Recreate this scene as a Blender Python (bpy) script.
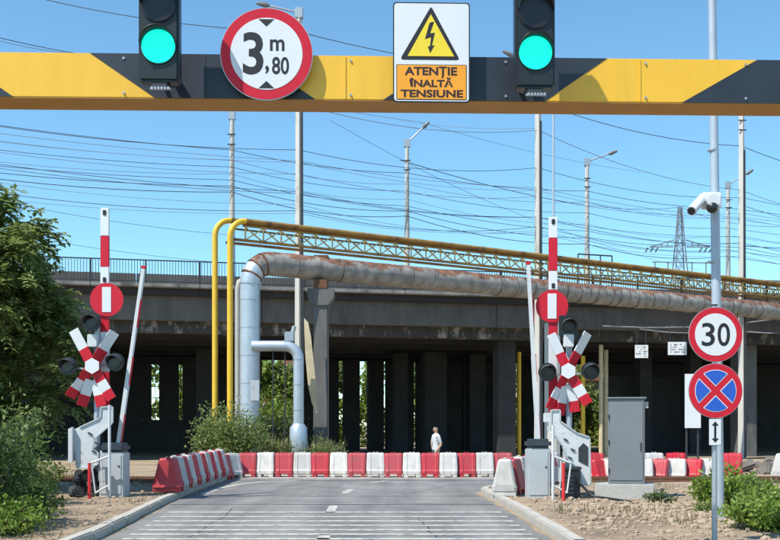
import bpy, bmesh, math, random
import numpy as np
from mathutils import Vector, Matrix
R = math.radians
random.seed(7); rng = np.random.default_rng(7)
for o in list(bpy.data.objects): bpy.data.objects.remove(o)
S = bpy.context.scene
COL = S.collection
# ------------------------------------------------------------------ camera, sky, sun, exposure
F = 1000.0; HZ = 425.0; EYE = 1.4          # focal length in photo pixels, horizon row, eye height
cam = bpy.data.cameras.new('camera'); camo = bpy.data.objects.new('camera', cam); COL.objects.link(camo)
cam.sensor_fit = 'HORIZONTAL'; cam.sensor_width = 36; cam.lens = F/780*36
cam.shift_y = (HZ-270)/780; cam.clip_end = 6000; cam.clip_start = .1
camo.location = (0, 0, EYE); camo.rotation_euler = (R(90), 0, 0)
S.camera = camo
SUN_A, SUN_E = R(50), R(56)
w = bpy.data.worlds.new('World'); S.world = w; w.use_nodes = True
nt = w.node_tree; bgn = nt.nodes['Background']
sk = nt.nodes.new('ShaderNodeTexSky'); sk.sky_type = 'NISHITA'; sk.sun_disc = False
sk.sun_elevation = SUN_E; sk.sun_rotation = R(180)+SUN_A
sk.air_density = .95; sk.dust_density = .0; sk.ozone_density = 6.0; sk.altitude = 0
tint = nt.nodes.new('ShaderNodeMixRGB'); tint.blend_type = 'MULTIPLY'; tint.inputs[0].default_value = 1; tint.inputs[2].default_value = (.93, 1.155, 1.05, 1)   # white balance of the whole sky
nt.links.new(sk.outputs[0], tint.inputs[1]); nt.links.new(tint.outputs[0], bgn.inputs[0]); bgn.inputs[1].default_value = .15
sun = bpy.data.lights.new('sun', 'SUN'); sun.energy = 4.6; sun.angle = R(.5); sun.color = (1, .95, .86)
suno = bpy.data.objects.new('sun', sun); COL.objects.link(suno)
to_sun = Vector((-math.sin(SUN_A)*math.cos(SUN_E), -math.cos(SUN_A)*math.cos(SUN_E), math.sin(SUN_E)))
suno.rotation_euler = to_sun.to_track_quat('Z', 'Y').to_euler(); suno.location = (-10, -10, 20)
S.render.engine = 'CYCLES'
S.view_settings.view_transform = 'Standard'; S.view_settings.look = 'None'
S.view_settings.exposure = .45; S.view_settings.gamma = 1.0
S.render.resolution_x = 1024; S.render.resolution_y = 709

# ------------------------------------------------------------------ helpers
def P(u, v, d): return Vector(((u-390)/F*d, d, EYE+(HZ-v)/F*d))
def G(u, v, z=0):
    d = (EYE-z)*F/(v-HZ); return Vector(((u-390)/F*d, d, z))

class MB:
    def __init__(s): s.v = []; s.f = []; s.m = []; s.sm = []
    def add(s, vs, fs, m=0, smooth=False):
        o = len(s.v); s.v += [tuple(p) for p in vs]
        for f in fs: s.f.append([i+o for i in f]); s.m.append(m); s.sm.append(smooth)
        return s
    def box(s, a, b, m=0, M=None):
        x0, y0, z0 = a; x1, y1, z1 = b
        vs = [Vector(p) for p in ((x0,y0,z0),(x1,y0,z0),(x1,y1,z0),(x0,y1,z0),(x0,y0,z1),(x1,y0,z1),(x1,y1,z1),(x0,y1,z1))]
        if M: vs = [M@p for p in vs]
        return s.add(vs, [(3,2,1,0),(4,5,6,7),(0,1,5,4),(1,2,6,5),(2,3,7,6),(3,0,4,7)], m)
    def bbox(s, a, b, bev=.02, m=0, M=None):
        """box with chamfered vertical + top edges"""
        bm = bmesh.new(); bmesh.ops.create_cube(bm, size=1)
        for p in bm.verts: p.co = Vector([(a[i]+b[i])/2 + p.co[i]*(b[i]-a[i]) for i in range(3)])
        bmesh.ops.bevel(bm, geom=bm.edges[:], offset=bev, segments=2, affect='EDGES')
        bm.verts.index_update()
        vs = [(M@p.co if M else p.co.copy()) for p in bm.verts]
        s.add(vs, [[q.index for q in f.verts] for f in bm.faces], m); bm.free(); return s
    def tube(s, pts, r, n=10, m=0, caps=True, smooth=True, twist=0):
        pts = [Vector(p) for p in pts]; k = len(pts)
        rs = r if hasattr(r, '__len__') else [r]*k
        up = None; vs = []
        for i, p in enumerate(pts):
            t = (pts[min(i+1,k-1)]-pts[max(i-1,0)]).normalized()
            if up is None:
                up = Vector((0,0,1)) if abs(t.z) < .9 else Vector((0,1,0))
            up = (up - t*up.dot(t)).normalized(); sd = t.cross(up)
            for j in range(n):
                a = 2*math.pi*j/n+twist; vs.append(p+(up*math.cos(a)+sd*math.sin(a))*rs[i])
        fs = []
        for i in range(k-1):
            for j in range(n): fs.append((i*n+j, i*n+(j+1)%n, (i+1)*n+(j+1)%n, (i+1)*n+j))
        s.add(vs, fs, m, smooth)
        if caps:
            s.add(vs[:n], [list(range(n-1,-1,-1))], m); s.add(vs[-n:], [list(range(n))], m)
        return s
    def bar(s, p0, p1, w_, h_, m=0, up=(0,0,1)):
        p0, p1 = Vector(p0), Vector(p1); t = (p1-p0).normalized(); up = Vector(up)
        if abs(t.dot(up)) > .95: up = Vector((0,1,0))
        sd = t.cross(up).normalized(); up = sd.cross(t)
        vs = []
        for p in (p0, p1):
            for a, b in ((-1,-1),(1,-1),(1,1),(-1,1)): vs.append(p+sd*a*w_/2+up*b*h_/2)
        return s.add(vs, [(0,1,2,3),(7,6,5,4),(0,4,5,1),(1,5,6,2),(2,6,7,3),(3,7,4,0)], m)
    def prism(s, poly, y0, y1, m=0, M=None, smooth=False):
        """polygon in XZ (list of (x,z)) extruded along Y from y0 (front) to y1"""
        n = len(poly); ar = sum(poly[i][0]*poly[(i+1)%n][1]-poly[(i+1)%n][0]*poly[i][1] for i in range(n))
        if ar < 0: poly = poly[::-1]
        vs = [Vector((x,y0,z)) for x, z in poly]+[Vector((x,y1,z)) for x, z in poly]
        if M: vs = [M@p for p in vs]
        fs = [list(range(n)), list(range(2*n-1, n-1, -1))]
        s.add(vs, fs, m)
        o = len(s.v)-2*n
        for i in range(n): s.f.append([o+i, o+n+i, o+n+(i+1)%n, o+(i+1)%n]); s.m.append(m); s.sm.append(smooth)
        return s
    def disc(s, c, r, y0, y1, n=48, m=0, M=None):
        return s.prism([(c[0]+r*math.cos(2*math.pi*i/n), c[1]+r*math.sin(2*math.pi*i/n)) for i in range(n)], y0, y1, m, M, True)
    def mesh(s, name, mats):
        me = bpy.data.meshes.new(name); me.from_pydata(s.v, [], s.f)
        me.polygons.foreach_set('material_index', s.m); me.polygons.foreach_set('use_smooth', s.sm)
        for x in (mats if isinstance(mats, (list, tuple)) else [mats]): me.materials.append(x)
        me.update(); return me
    def build(s, name, mats, parent=None):
        return link(name, s.mesh(name, mats), parent)
def link(name, me, parent=None, loc=None, rz=0):
    o = bpy.data.objects.new(name, me); COL.objects.link(o)
    if parent: o.parent = parent
    if loc is not None: o.location = loc
    if rz: o.rotation_euler = (0, 0, rz)
    return o
def tag(o, label=None, cat=None, group=None, kind=None):
    if label: o['label'] = label
    if cat: o['category'] = cat
    if group: o['group'] = group
    if kind: o['kind'] = kind
    return o
def empty(name, loc=(0,0,0), rz=0, label=None, cat=None, group=None):
    o = bpy.data.objects.new(name, None); COL.objects.link(o); o.location = loc; o.rotation_euler = (0,0,rz)
    o.empty_display_size = .2
    return tag(o, label, cat, group)
def copy_tree(o, parent=None):
    c = o.copy(); COL.objects.link(c); c.parent = parent
    for ch in list(o.children): copy_tree(ch, c)
    return c
ORD = ['first','second','third','fourth','fifth','sixth','seventh','eighth','ninth','tenth','eleventh','twelfth','thirteenth','fourteenth','fifteenth']

# ------------------------------------------------------------------ materials
def new_mat(name):
    m = bpy.data.materials.new(name); m.use_nodes = True; t = m.node_tree
    return m, t, t.nodes['Principled BSDF']
def N(t, ty, **k):
    n = t.nodes.new(ty)
    for a, b in k.items():
        if a.startswith('i_'): n.inputs[a[2:].replace('_',' ')].default_value = b
        else: setattr(n, a, b)
    return n
def ramp(t, stops):
    r = t.nodes.new('ShaderNodeValToRGB'); e = r.color_ramp.elements
    while len(e) < len(stops): e.new(.5)
    for q, (p, c) in zip(e, stops):
        q.position = p; q.color = (*c, 1) if len(c) == 3 else c
    return r
def mat(name, col, rough=.6, metal=0, var=.12, vscale=6., bump=0., bscale=60., col2=None, thr=.55, soft=.12, c2scale=3., coat=0, dirt=None, stretch=None, spec=.5, world=False, tone=0):
    """colour col with slow value drift var; col2 = second colour in patches (rust, stains); fine bump"""
    m, t, b = new_mat(name); L = t.links
    b.inputs['Roughness'].default_value = rough; b.inputs['Metallic'].default_value = metal
    b.inputs['Specular IOR Level'].default_value = spec
    if coat: b.inputs['Coat Weight'].default_value = coat
    if world:
        tc = N(t, 'ShaderNodeNewGeometry'); src = tc.outputs['Position']
    else:
        tc = N(t, 'ShaderNodeTexCoord'); src = tc.outputs['Object']
        oi = N(t, 'ShaderNodeObjectInfo'); ad = N(t, 'ShaderNodeVectorMath', operation='ADD')
        mu = N(t, 'ShaderNodeVectorMath', operation='SCALE'); mu.inputs[0].default_value = (37, 17, 53)
        L.new(oi.outputs['Random'], mu.inputs['Scale']); L.new(src, ad.inputs[0]); L.new(mu.outputs[0], ad.inputs[1]); src = ad.outputs[0]
    if stretch:
        mp = N(t, 'ShaderNodeMapping'); mp.inputs['Scale'].default_value = stretch; L.new(src, mp.inputs[0]); src2 = mp.outputs[0]
    else: src2 = src
    n1 = N(t, 'ShaderNodeTexNoise', i_Scale=vscale, i_Detail=6., i_Roughness=.65); L.new(src2, n1.inputs['Vector'])
    c = np.array(col)
    r1 = ramp(t, [(.25, tuple(c*(1-var))), (.75, tuple(np.minimum(c*(1+var), 1)))]); L.new(n1.outputs['Fac'], r1.inputs[0])
    out = r1.outputs[0]
    if col2 is not None:
        n2 = N(t, 'ShaderNodeTexNoise', i_Scale=c2scale, i_Detail=8., i_Roughness=.7); L.new(src2, n2.inputs['Vector'])
        r2 = ramp(t, [(thr, (0,0,0)), (thr+soft, (1,1,1))]); L.new(n2.outputs['Fac'], r2.inputs[0])
        mx = N(t, 'ShaderNodeMixRGB'); mx.inputs[2].default_value = (*col2, 1)
        L.new(r2.outputs[0], mx.inputs[0]); L.new(out, mx.inputs[1]); out = mx.outputs[0]
    if tone:
        o2 = N(t, 'ShaderNodeObjectInfo'); mr = N(t, 'ShaderNodeMapRange'); mr.inputs['To Min'].default_value = 1-tone; mr.inputs['To Max'].default_value = 1+tone*.3
        L.new(o2.outputs['Random'], mr.inputs['Value']); hv = N(t, 'ShaderNodeHueSaturation'); L.new(mr.outputs[0], hv.inputs['Value']); L.new(mr.outputs[0], hv.inputs['Saturation']); L.new(out, hv.inputs['Color']); out = hv.outputs[0]
    L.new(out, b.inputs['Base Color'])
    if bump:
        n3 = N(t, 'ShaderNodeTexNoise', i_Scale=bscale, i_Detail=5.); L.new(src, n3.inputs['Vector'])
        bp = N(t, 'ShaderNodeBump'); bp.inputs['Strength'].default_value = bump; bp.inputs['Distance'].default_value = .02
        L.new(n3.outputs['Fac'], bp.inputs['Height']); L.new(bp.outputs[0], b.inputs['Normal'])
    return m
def emit(name, col, st):
    m, t, b = new_mat(name); b.inputs['Base Color'].default_value = (*[c*.3 for c in col], 1)
    b.inputs['Emission Color'].default_value = (*col, 1); b.inputs['Emission Strength'].default_value = st; b.inputs['Roughness'].default_value = .3
    return m
def leafmat(name, a, b_, trans=.35):
    m, t, b = new_mat(name); L = t.links
    g = N(t, 'ShaderNodeNewGeometry'); r = ramp(t, [(0, a), (.5, tuple((np.array(a)+np.array(b_))/2)), (1, b_)]); L.new(g.outputs['Random Per Island'], r.inputs[0])
    b.inputs['Roughness'].default_value = .5; b.inputs['Specular IOR Level'].default_value = .35
    L.new(r.outputs[0], b.inputs['Base Color'])
    tr = N(t, 'ShaderNodeBsdfTranslucent'); hs = N(t, 'ShaderNodeHueSaturation'); hs.inputs['Value'].default_value = 1.3; hs.inputs['Hue'].default_value = .48
    L.new(r.outputs[0], hs.inputs['Color']); L.new(hs.outputs[0], tr.inputs[0])
    mx = N(t, 'ShaderNodeMixShader'); mx.inputs[0].default_value = trans
    L.new(b.outputs[0], mx.inputs[1]); L.new(tr.outputs[0], mx.inputs[2]); L.new(mx.outputs[0], t.nodes['Material Output'].inputs[0])
    return m
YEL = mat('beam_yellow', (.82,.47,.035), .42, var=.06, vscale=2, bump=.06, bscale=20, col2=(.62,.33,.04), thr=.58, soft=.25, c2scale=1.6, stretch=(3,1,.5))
YELU = mat('beam_underside_shaded_yellow', (.42,.20,.035), .6, var=.1, vscale=3)  # beam yellow darkened to ochre: the underside's shade is in the colour
DRK = mat('stripe_dark', (.022,.03,.042), .45, var=.2, vscale=3, col2=(.05,.055,.06), thr=.6, soft=.2, c2scale=2.5)
BLK = mat('black_paint', (.012,.012,.014), .5, var=.1)
BLKP = mat('black_plastic', (.014,.017,.018), .38, var=.15, bump=.05)
SWHT = mat('sign_white', (.70,.72,.74), .4, var=.03, vscale=4)
SRED = mat('sign_red', (.56,.016,.034), .42, var=.06, vscale=5, spec=.3)
SBLU = mat('sign_blue', (.02,.10,.50), .38, var=.05)
SYEL = mat('sign_yellow', (.82,.62,.03), .4, var=.04)
SORG = mat('sign_orange', (.85,.34,.02), .42, var=.06)
GALV = mat('galvanised', (.42,.45,.48), .42, .55, var=.12, vscale=12)
GALVB = mat('pole_blue_grey', (.40,.46,.52), .45, .2, var=.08, vscale=5)
ALUB = mat('sign_back_aluminium', (.5,.51,.52), .4, .6)
ASPH = None
KERB = mat('kerb_concrete', (.44,.41,.36), .85, var=.16, vscale=9, bump=.4, bscale=80, col2=(.30,.27,.22), thr=.58, c2scale=4)
CONC = mat('concrete_grey', (.125,.12,.112), .9, var=.25, vscale=1.2, bump=.3, bscale=25, col2=(.07,.067,.063), thr=.52, soft=.2, c2scale=.9, stretch=(1.6,1.6,.35))
CONL = mat('concrete_light', (.42,.41,.38), .9, var=.18, vscale=2, bump=.3, bscale=30, col2=(.25,.23,.2), thr=.56, c2scale=2)
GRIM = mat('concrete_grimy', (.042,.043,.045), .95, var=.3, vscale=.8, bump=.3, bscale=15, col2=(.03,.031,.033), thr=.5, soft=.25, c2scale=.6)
STAIN = mat('concrete_stained', (.06,.058,.056), .95, var=.35, vscale=2, bump=.3, bscale=15, col2=(.36,.33,.30), thr=.53, soft=.14, c2scale=1.3, stretch=(1.5,1,.8))
EDGE = mat('bridge_edge_concrete', (.25,.24,.225), .9, var=.3, vscale=1.5, bump=.3, bscale=25, col2=(.10,.095,.09), thr=.5, soft=.15, c2scale=1.0, stretch=(1,1,.5))
PILL = mat('pillar_concrete', (.135,.135,.13), .9, var=.25, vscale=1.5, bump=.3, bscale=25, col2=(.075,.075,.073), thr=.5, soft=.2, c2scale=1.2, stretch=(1.6,1.6,.4))
YPIP = mat('gas_pipe_yellow', (.72,.45,.035), .5, var=.1, vscale=3, col2=(.32,.17,.04), thr=.66, soft=.12, c2scale=2)
YRUSTSHADE = mat('gas_pipe_rust_shade', (.30,.165,.035), .75, var=.2, vscale=2, col2=(.12,.055,.025), thr=.48, soft=.16, c2scale=1.6)  # shading of the runs painted into the brown base; darker patches are rust
SILV = mat('pipe_cladding_silver', (.46,.52,.57), .42, .45, var=.12, vscale=3, bump=.15, bscale=8)
BRWH = mat('barrier_white', (.62,.60,.565), .5, var=.06, vscale=6, col2=(.48,.42,.34), thr=.50, soft=.22, c2scale=4, bump=.15, bscale=9, tone=.22)
BRRD = mat('barrier_red', (.50,.016,.032), .52, var=.12, vscale=5, col2=(.36,.07,.06), thr=.50, soft=.22, c2scale=4, bump=.15, bscale=9, tone=.12)
GWHT = mat('gate_white', (.60,.62,.63), .55, var=.12, vscale=5, col2=(.30,.25,.20), thr=.60, soft=.14, c2scale=5)
GGRY = mat('gate_cabinet_grey', (.44,.47,.48), .5, var=.10, vscale=3, col2=(.30,.29,.27), thr=.6, soft=.15, c2scale=4)
CABG = mat('cabinet_grey', (.185,.20,.215), .5, .1, var=.07, vscale=2.5, col2=(.165,.172,.178), thr=.55, soft=.25, c2scale=2)
CABD = mat('cabinet_cap_dark', (.035,.05,.065), .5)
GRED = mat('post_red', (.62,.03,.035), .45, var=.08)
RUST = mat('rust_brown', (.14,.062,.032), .85, var=.3, vscale=5, bump=.2)
STEEL = mat('dark_steel', (.055,.06,.065), .6, .5, var=.2)
RAILM = mat('bridge_rail_paint', (.03,.036,.042), .6, .2, var=.2)
POLE = mat('lamp_pole_concrete', (.52,.50,.46), .85, var=.12, vscale=1.5, col2=(.30,.27,.23), thr=.6, c2scale=1.2, stretch=(1,1,.3))
WIRE = mat('wire', (.055,.065,.08), .6)
WIRL = mat('wire_faint', (.17,.21,.25), .6)
TARP = mat('tarp_cream', (.55,.46,.30), .8, var=.2, vscale=3)
BARK = mat('bark', (.09,.07,.05), .9, var=.3, vscale=8, bump=.5)
# pipe cladding with rust on its upper side and at the seams
def pipe_mat():
    m, t, b = new_mat('pipe_insulation_weathered'); L = t.links
    g = N(t, 'ShaderNodeNewGeometry'); sp = N(t, 'ShaderNodeSeparateXYZ'); L.new(g.outputs['Normal'], sp.inputs[0])
    n1 = N(t, 'ShaderNodeTexNoise', i_Scale=1.7, i_Detail=8., i_Roughness=.7); L.new(g.outputs['Position'], n1.inputs['Vector'])
    ma = N(t, 'ShaderNodeMath', operation='MULTIPLY_ADD'); ma.inputs[1].default_value = .34; L.new(sp.outputs['Z'], ma.inputs[0]); L.new(n1.outputs['Fac'], ma.inputs[2])
    r = ramp(t, [(.63, (0,0,0)), (.72, (1,1,1))]); L.new(ma.outputs[0], r.inputs[0])
    n2 = N(t, 'ShaderNodeTexNoise', i_Scale=3., i_Detail=5.); L.new(g.outputs['Position'], n2.inputs['Vector'])
    base = ramp(t, [(.3, (.17,.16,.15)), (.7, (.34,.315,.285))]); L.new(n2.outputs['Fac'], base.inputs[0])
    rc = ramp(t, [(.35, (.09,.04,.025)), (.65, (.27,.13,.08))]); L.new(n2.outputs['Fac'], rc.inputs[0])
    mx = N(t, 'ShaderNodeMixRGB'); L.new(r.outputs[0], mx.inputs[0]); L.new(base.outputs[0], mx.inputs[1]); L.new(rc.outputs[0], mx.inputs[2])
    L.new(mx.outputs[0], b.inputs['Base Color']); b.inputs['Roughness'].default_value = .75
    bp = N(t, 'ShaderNodeBump'); bp.inputs['Strength'].default_value = .5; bp.inputs['Distance'].default_value = .05
    L.new(n2.outputs['Fac'], bp.inputs['Height']); L.new(bp.outputs[0], b.inputs['Normal'])
    return m
PIPE = pipe_mat()
PBAND = mat('pipe_band', (.13,.09,.07), .8, var=.4, vscale=4, col2=(.20,.18,.16), thr=.5, c2scale=3)
def asphalt():
    m, t, b = new_mat('asphalt'); L = t.links
    g = N(t, 'ShaderNodeNewGeometry')
    n1 = N(t, 'ShaderNodeTexNoise', i_Scale=.7, i_Detail=7., i_Roughness=.7); L.new(g.outputs['Position'], n1.inputs['Vector'])
    mp = N(t, 'ShaderNodeMapping'); mp.inputs['Scale'].default_value = (1.6,.12,1); L.new(g.outputs['Position'], mp.inputs[0])
    n2 = N(t, 'ShaderNodeTexNoise', i_Scale=1., i_Detail=4.); L.new(mp.outputs[0], n2.inputs['Vector'])
    n3 = N(t, 'ShaderNodeTexNoise', i_Scale=110., i_Detail=2.); L.new(g.outputs['Position'], n3.inputs['Vector'])
    r1 = ramp(t, [(.32,(.145,.144,.141)),(.5,(.20,.197,.19)),(.68,(.25,.244,.232))]); L.new(n1.outputs['Fac'], r1.inputs[0])
    r2 = ramp(t, [(.35,(.74,.74,.74)),(.65,(1.15,1.15,1.14))]); L.new(n2.outputs['Fac'], r2.inputs[0])
    r3 = ramp(t, [(.3,(.7,.7,.7)),(.7,(1.3,1.3,1.3))]); L.new(n3.outputs['Fac'], r3.inputs[0])
    a = N(t, 'ShaderNodeMixRGB', blend_type='MULTIPLY'); a.inputs[0].default_value = 1; L.new(r1.outputs[0], a.inputs[1]); L.new(r2.outputs[0], a.inputs[2])
    c = N(t, 'ShaderNodeMixRGB', blend_type='MULTIPLY'); c.inputs[0].default_value = .8; L.new(a.outputs[0], c.inputs[1]); L.new(r3.outputs[0], c.inputs[2])
    L.new(c.outputs[0], b.inputs['Base Color']); b.inputs['Roughness'].default_value = .85
    bp = N(t, 'ShaderNodeBump'); bp.inputs['Strength'].default_value = .4; bp.inputs['Distance'].default_value = .01
    L.new(n3.outputs['Fac'], bp.inputs['Height']); L.new(bp.outputs[0], b.inputs['Normal'])
    return m
ASPH = asphalt()
def dirt():
    m, t, b = new_mat('sandy_dirt'); L = t.links
    g = N(t, 'ShaderNodeNewGeometry')
    n1 = N(t, 'ShaderNodeTexNoise', i_Scale=.55, i_Detail=8., i_Roughness=.7); L.new(g.outputs['Position'], n1.inputs['Vector'])
    n2 = N(t, 'ShaderNodeTexNoise', i_Scale=14., i_Detail=6., i_Roughness=.7); L.new(g.outputs['Position'], n2.inputs['Vector'])
    r1 = ramp(t, [(.3,(.17,.125,.085)),(.45,(.33,.25,.17)),(.6,(.42,.325,.22)),(.75,(.52,.42,.30))]); L.new(n1.outputs['Fac'], r1.inputs[0])
    r2 = ramp(t, [(.28,(.42,.39,.36)),(.5,(.95,.94,.93)),(.72,(1.3,1.3,1.3))]); L.new(n2.outputs['Fac'], r2.inputs[0])
    a = N(t, 'ShaderNodeMixRGB', blend_type='MULTIPLY'); a.inputs[0].default_value = 1; L.new(r1.outputs[0], a.inputs[1]); L.new(r2.outputs[0], a.inputs[2])
    L.new(a.outputs[0], b.inputs['Base Color']); b.inputs['Roughness'].default_value = .95
    bp = N(t, 'ShaderNodeBump'); bp.inputs['Strength'].default_value = .8; bp.inputs['Distance'].default_value = .05
    L.new(n2.outputs['Fac'], bp.inputs['Height']); L.new(bp.outputs[0], b.inputs['Normal'])
    return m
DIRT = dirt()
PAINT = mat('road_paint', (.50,.475,.43), .75, var=.18, vscale=10, col2=(.22,.215,.205), thr=.47, soft=.16, c2scale=6, bump=.1, world=True)
STONE = mat('stone', (.34,.26,.18), .9, var=.3, vscale=4)
TAR = mat('tar_seam', (.03,.03,.032), .7)
PALE = mat('pale_concrete', (.46,.43,.38), .9, var=.2, vscale=2, col2=(.26,.23,.19), thr=.56, c2scale=1.6, bump=.3, bscale=20, world=True)
GREEN1 = leafmat('leaf_tree', (.10,.17,.04), (.29,.36,.13))
GREEN2 = leafmat('leaf_bush', (.10,.165,.04), (.27,.32,.11))
GREEN3 = leafmat('leaf_bright', (.10,.18,.022), (.27,.36,.07))
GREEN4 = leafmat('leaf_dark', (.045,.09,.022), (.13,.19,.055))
DRY = leafmat('leaf_dry', (.13,.12,.055), (.26,.23,.12))

# ------------------------------------------------------------------ ground and road
LK = [(-3.30,-12),(-3.36,0),(-3.42,6),(-3.55,12.2),(-3.76,15),(-3.98,18),(-4.10,21),(-4.14,24),(-4.14,26.2)]
RK = [(2.05,-12),(2.05,0),(2.04,6),(2.03,12.2),(2.0,15.9),(1.93,18),(1.84,19.8),(1.86,20.5),(2.02,21.1),(2.35,21.6),(2.9,22.1)]
RX = [(2.9,22.1),(3.2,24),(3.2,26.2)]
def lk(y): return np.interp(y, [p[1] for p in LK], [p[0] for p in LK])
def rk(y): return np.interp(y, [p[1] for p in RK+RX[1:]], [p[0] for p in RK+RX[1:]])
def hnoise(x, y):
    return (np.sin(x*1.7+y*.9)*np.sin(y*1.3-x*.4)*.5+np.sin(x*3.9-y*2.7)*.25+np.sin(x*7.1+y*5.3)*np.sin(y*6.7)*.2)
def gz(x, y):
    """height of the ground sheet"""
    x = np.asarray(x, float); y = np.asarray(y, float)
    inroad = (x > lk(y)-.1)&(x < rk(y)+.1)&(y < 27.7)
    vz = .10 + hnoise(x, y)*.028
    fall = np.clip((y-22)/6, 0, 1); vz = vz*(1-fall)+(-.02+hnoise(x,y)*.02)*fall
    dip = np.clip((y-28.5)/3.5, 0, 1); vz = vz-.32*dip*dip*(3-2*dip)
    return np.where(inroad, -.03, vz)
def axis(a, b, st, far):
    c = list(np.arange(a, b, st)); 
    x = b; s = st
    while x < far: c.append(x); s *= 1.35; x += s
    c.append(far); lo = []; x = a; s = st
    while x > -far: s *= 1.35; x -= s; lo.append(max(x, -far))
    return np.array(lo[::-1]+c)
xs = axis(-9, 9, .16, 2500); ys = axis(9, 34, .16, 2500)
XX, YY = np.meshgrid(xs, ys); ZZ = gz(XX, YY)
ZZ = np.where((np.abs(XX) > 60)|(YY > 130), -.35, ZZ)
nx, ny = len(xs), len(ys)
me = bpy.data.meshes.new('ground'); idx = np.arange(nx*ny).reshape(ny, nx)
q = np.stack([idx[:-1,:-1], idx[:-1,1:], idx[1:,1:], idx[1:,:-1]], -1).reshape(-1, 4)
me.from_pydata(np.stack([XX, YY, ZZ], -1).reshape(-1, 3).tolist(), [], q.tolist()); me.materials.append(DIRT)
me.polygons.foreach_set('use_smooth', [True]*len(q)); me.update()
tag(link('ground', me), 'sandy dirt ground on both sides of the road', 'ground', kind='structure')
b = MB(); ysr = np.concatenate([np.arange(-12, 26.2, .5), [26.2]])
vs = []; 
for y in ysr: vs += [(lk(y), y, .004), (rk(y), y, .004)]
b.add(vs, [(2*i, 2*i+1, 2*i+3, 2*i+2) for i in range(len(ysr)-1)])
tag(b.build('road', ASPH), 'grey asphalt road running to the red and white barriers', 'road', kind='structure')
b = MB(); b.box((-4.6, 26.2, -.1), (3.6, 27.6, .012))
tag(b.build('crossing_slab', PALE), 'pale concrete strip at the end of the asphalt before the barriers', 'pavement', kind='structure')
# painted markings, each a sheet 4 mm above the road
def sheet(name, pts, m, z=.008, label=None):
    b = MB(); b.add([(x, y, z) for x, y in pts], [list(range(len(pts)))])
    return tag(b.build(name, m), label, 'road marking', kind='structure')
for v in (512.6, 517.2, 521.5, 525.9, 530.4, 534.8, 539.4, 544.4):
    d = 1400/(v-HZ); sheet('rumble_line', [(lk(d)+.28, d-.085), (rk(d)-.22, d-.085), (rk(d)-.22, d+.085), (lk(d)+.28, d+.085)], PAINT, label='white transverse line across the road')
for x0, y0, x1, y1 in ((-.80,11.4,-.83,12.75),(-.955,15.95,-.975,17.3),(-.93,20.4,-.85,21.7),(-.5,24.0,-.05,25.0)):
    sheet('centre_dash', [(x0-.075,y0),(x0+.075,y0),(x1+.075,y1),(x1-.075,y1)], PAINT, label='white dash of the centre line')
ed = [(-3.78,20.2),(-3.75,22),(-3.55,23.4),(-3.1,24.6),(-2.3,25.4),(-1.2,25.8),(.2,25.95)]
b = MB(); vs = []
for i, (x, y) in enumerate(ed):
    t = (Vector(ed[min(i+1,len(ed)-1)])-Vector(ed[max(i-1,0)])).normalized(); n = Vector((-t.y, t.x))*.07
    vs += [(x-n.x, y-n.y, .008), (x+n.x, y+n.y, .008)]
b.add(vs, [(2*i+1, 2*i, 2*i+2, 2*i+3) for i in range(len(ed)-1)])
tag(b.build('edge_line', PAINT), 'white edge line curving along the end of the road', 'road marking', kind='structure')
for yy, wd in ((17.55,.10),(25.15,.16),(19.6,.05)):
    pts = [(x, yy+.05*math.sin(x*1.9)+.03*math.sin(x*5.3)-wd/2*random.uniform(.6,1)) for x in np.linspace(lk(yy)+.05, rk(yy)-.05, 14)]
    top = [(x, y+wd*random.uniform(.7,1.1)) for x, y in pts[::-1]]
    sheet('tar_seam', pts+top, TAR, .006, 'dark tar seam across the asphalt')
for x0, y0, x1, y1, wd in ((-2.4,9,-2.6,16.8,.02),(.7,10,.55,15.2,.018),(-3.0,18,-.2,19.3,.02),(.3,20,1.6,23.5,.022),(-2.9,21.4,-1.4,25.0,.02)):
    n = 18; pts = []; off = 0
    for i in range(n+1):
        f = i/n; off += random.uniform(-.05,.05); pts.append((x0+(x1-x0)*f+off*.9, y0+(y1-y0)*f+off*.3))
    sheet('crack', [(x-wd*random.uniform(.2,.6), y) for x, y in pts]+[(x+wd*random.uniform(.2,.6), y+.01) for x, y in pts[::-1]], TAR, .0058, 'thin dark crack in the asphalt')
# kerbs out of single stones
def kerb(name, line, side, label):
    root = tag(empty(name), label, 'kerb'); root['kind'] = 'structure'; del root['category']
    pts = [Vector((x, y, 0)) for x, y in line]; out = []
    seg = [(pts[i+1]-pts[i]).length for i in range(len(pts)-1)]; tot = sum(seg)
    def at(s):
        for i, L in enumerate(seg):
            if s <= L or i == len(seg)-1: return pts[i].lerp(pts[i+1], s/L)
            s -= L
    s = 0
    while s < tot-.05:
        p = at(s); near = p.y > 19; L = .5 if near and side > 0 else 1.0
        q = at(min(s+L, tot)); dv = (q-p); a = math.atan2(dv.y, dv.x)
        M = Matrix.Translation(p)@Matrix.Rotation(a, 4, 'Z')
        h = .125+random.uniform(-.008, .008); wv = .16
        y0, y1 = (.0, wv) if side < 0 else (-wv, .0)
        y0 += random.uniform(-.006,.006)
        bb = MB(); bb.bbox((.006, y0, -.1), (dv.length-.006, y1, h), .018, 0, M); bb.build('kerb_stone', KERB, root)
        s += L
kerb('left_kerb', LK, -1, 'pale concrete kerb along the left edge of the road')
kerb('right_kerb', RK, 1, 'pale concrete kerb rounding the right edge of the road')
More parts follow.
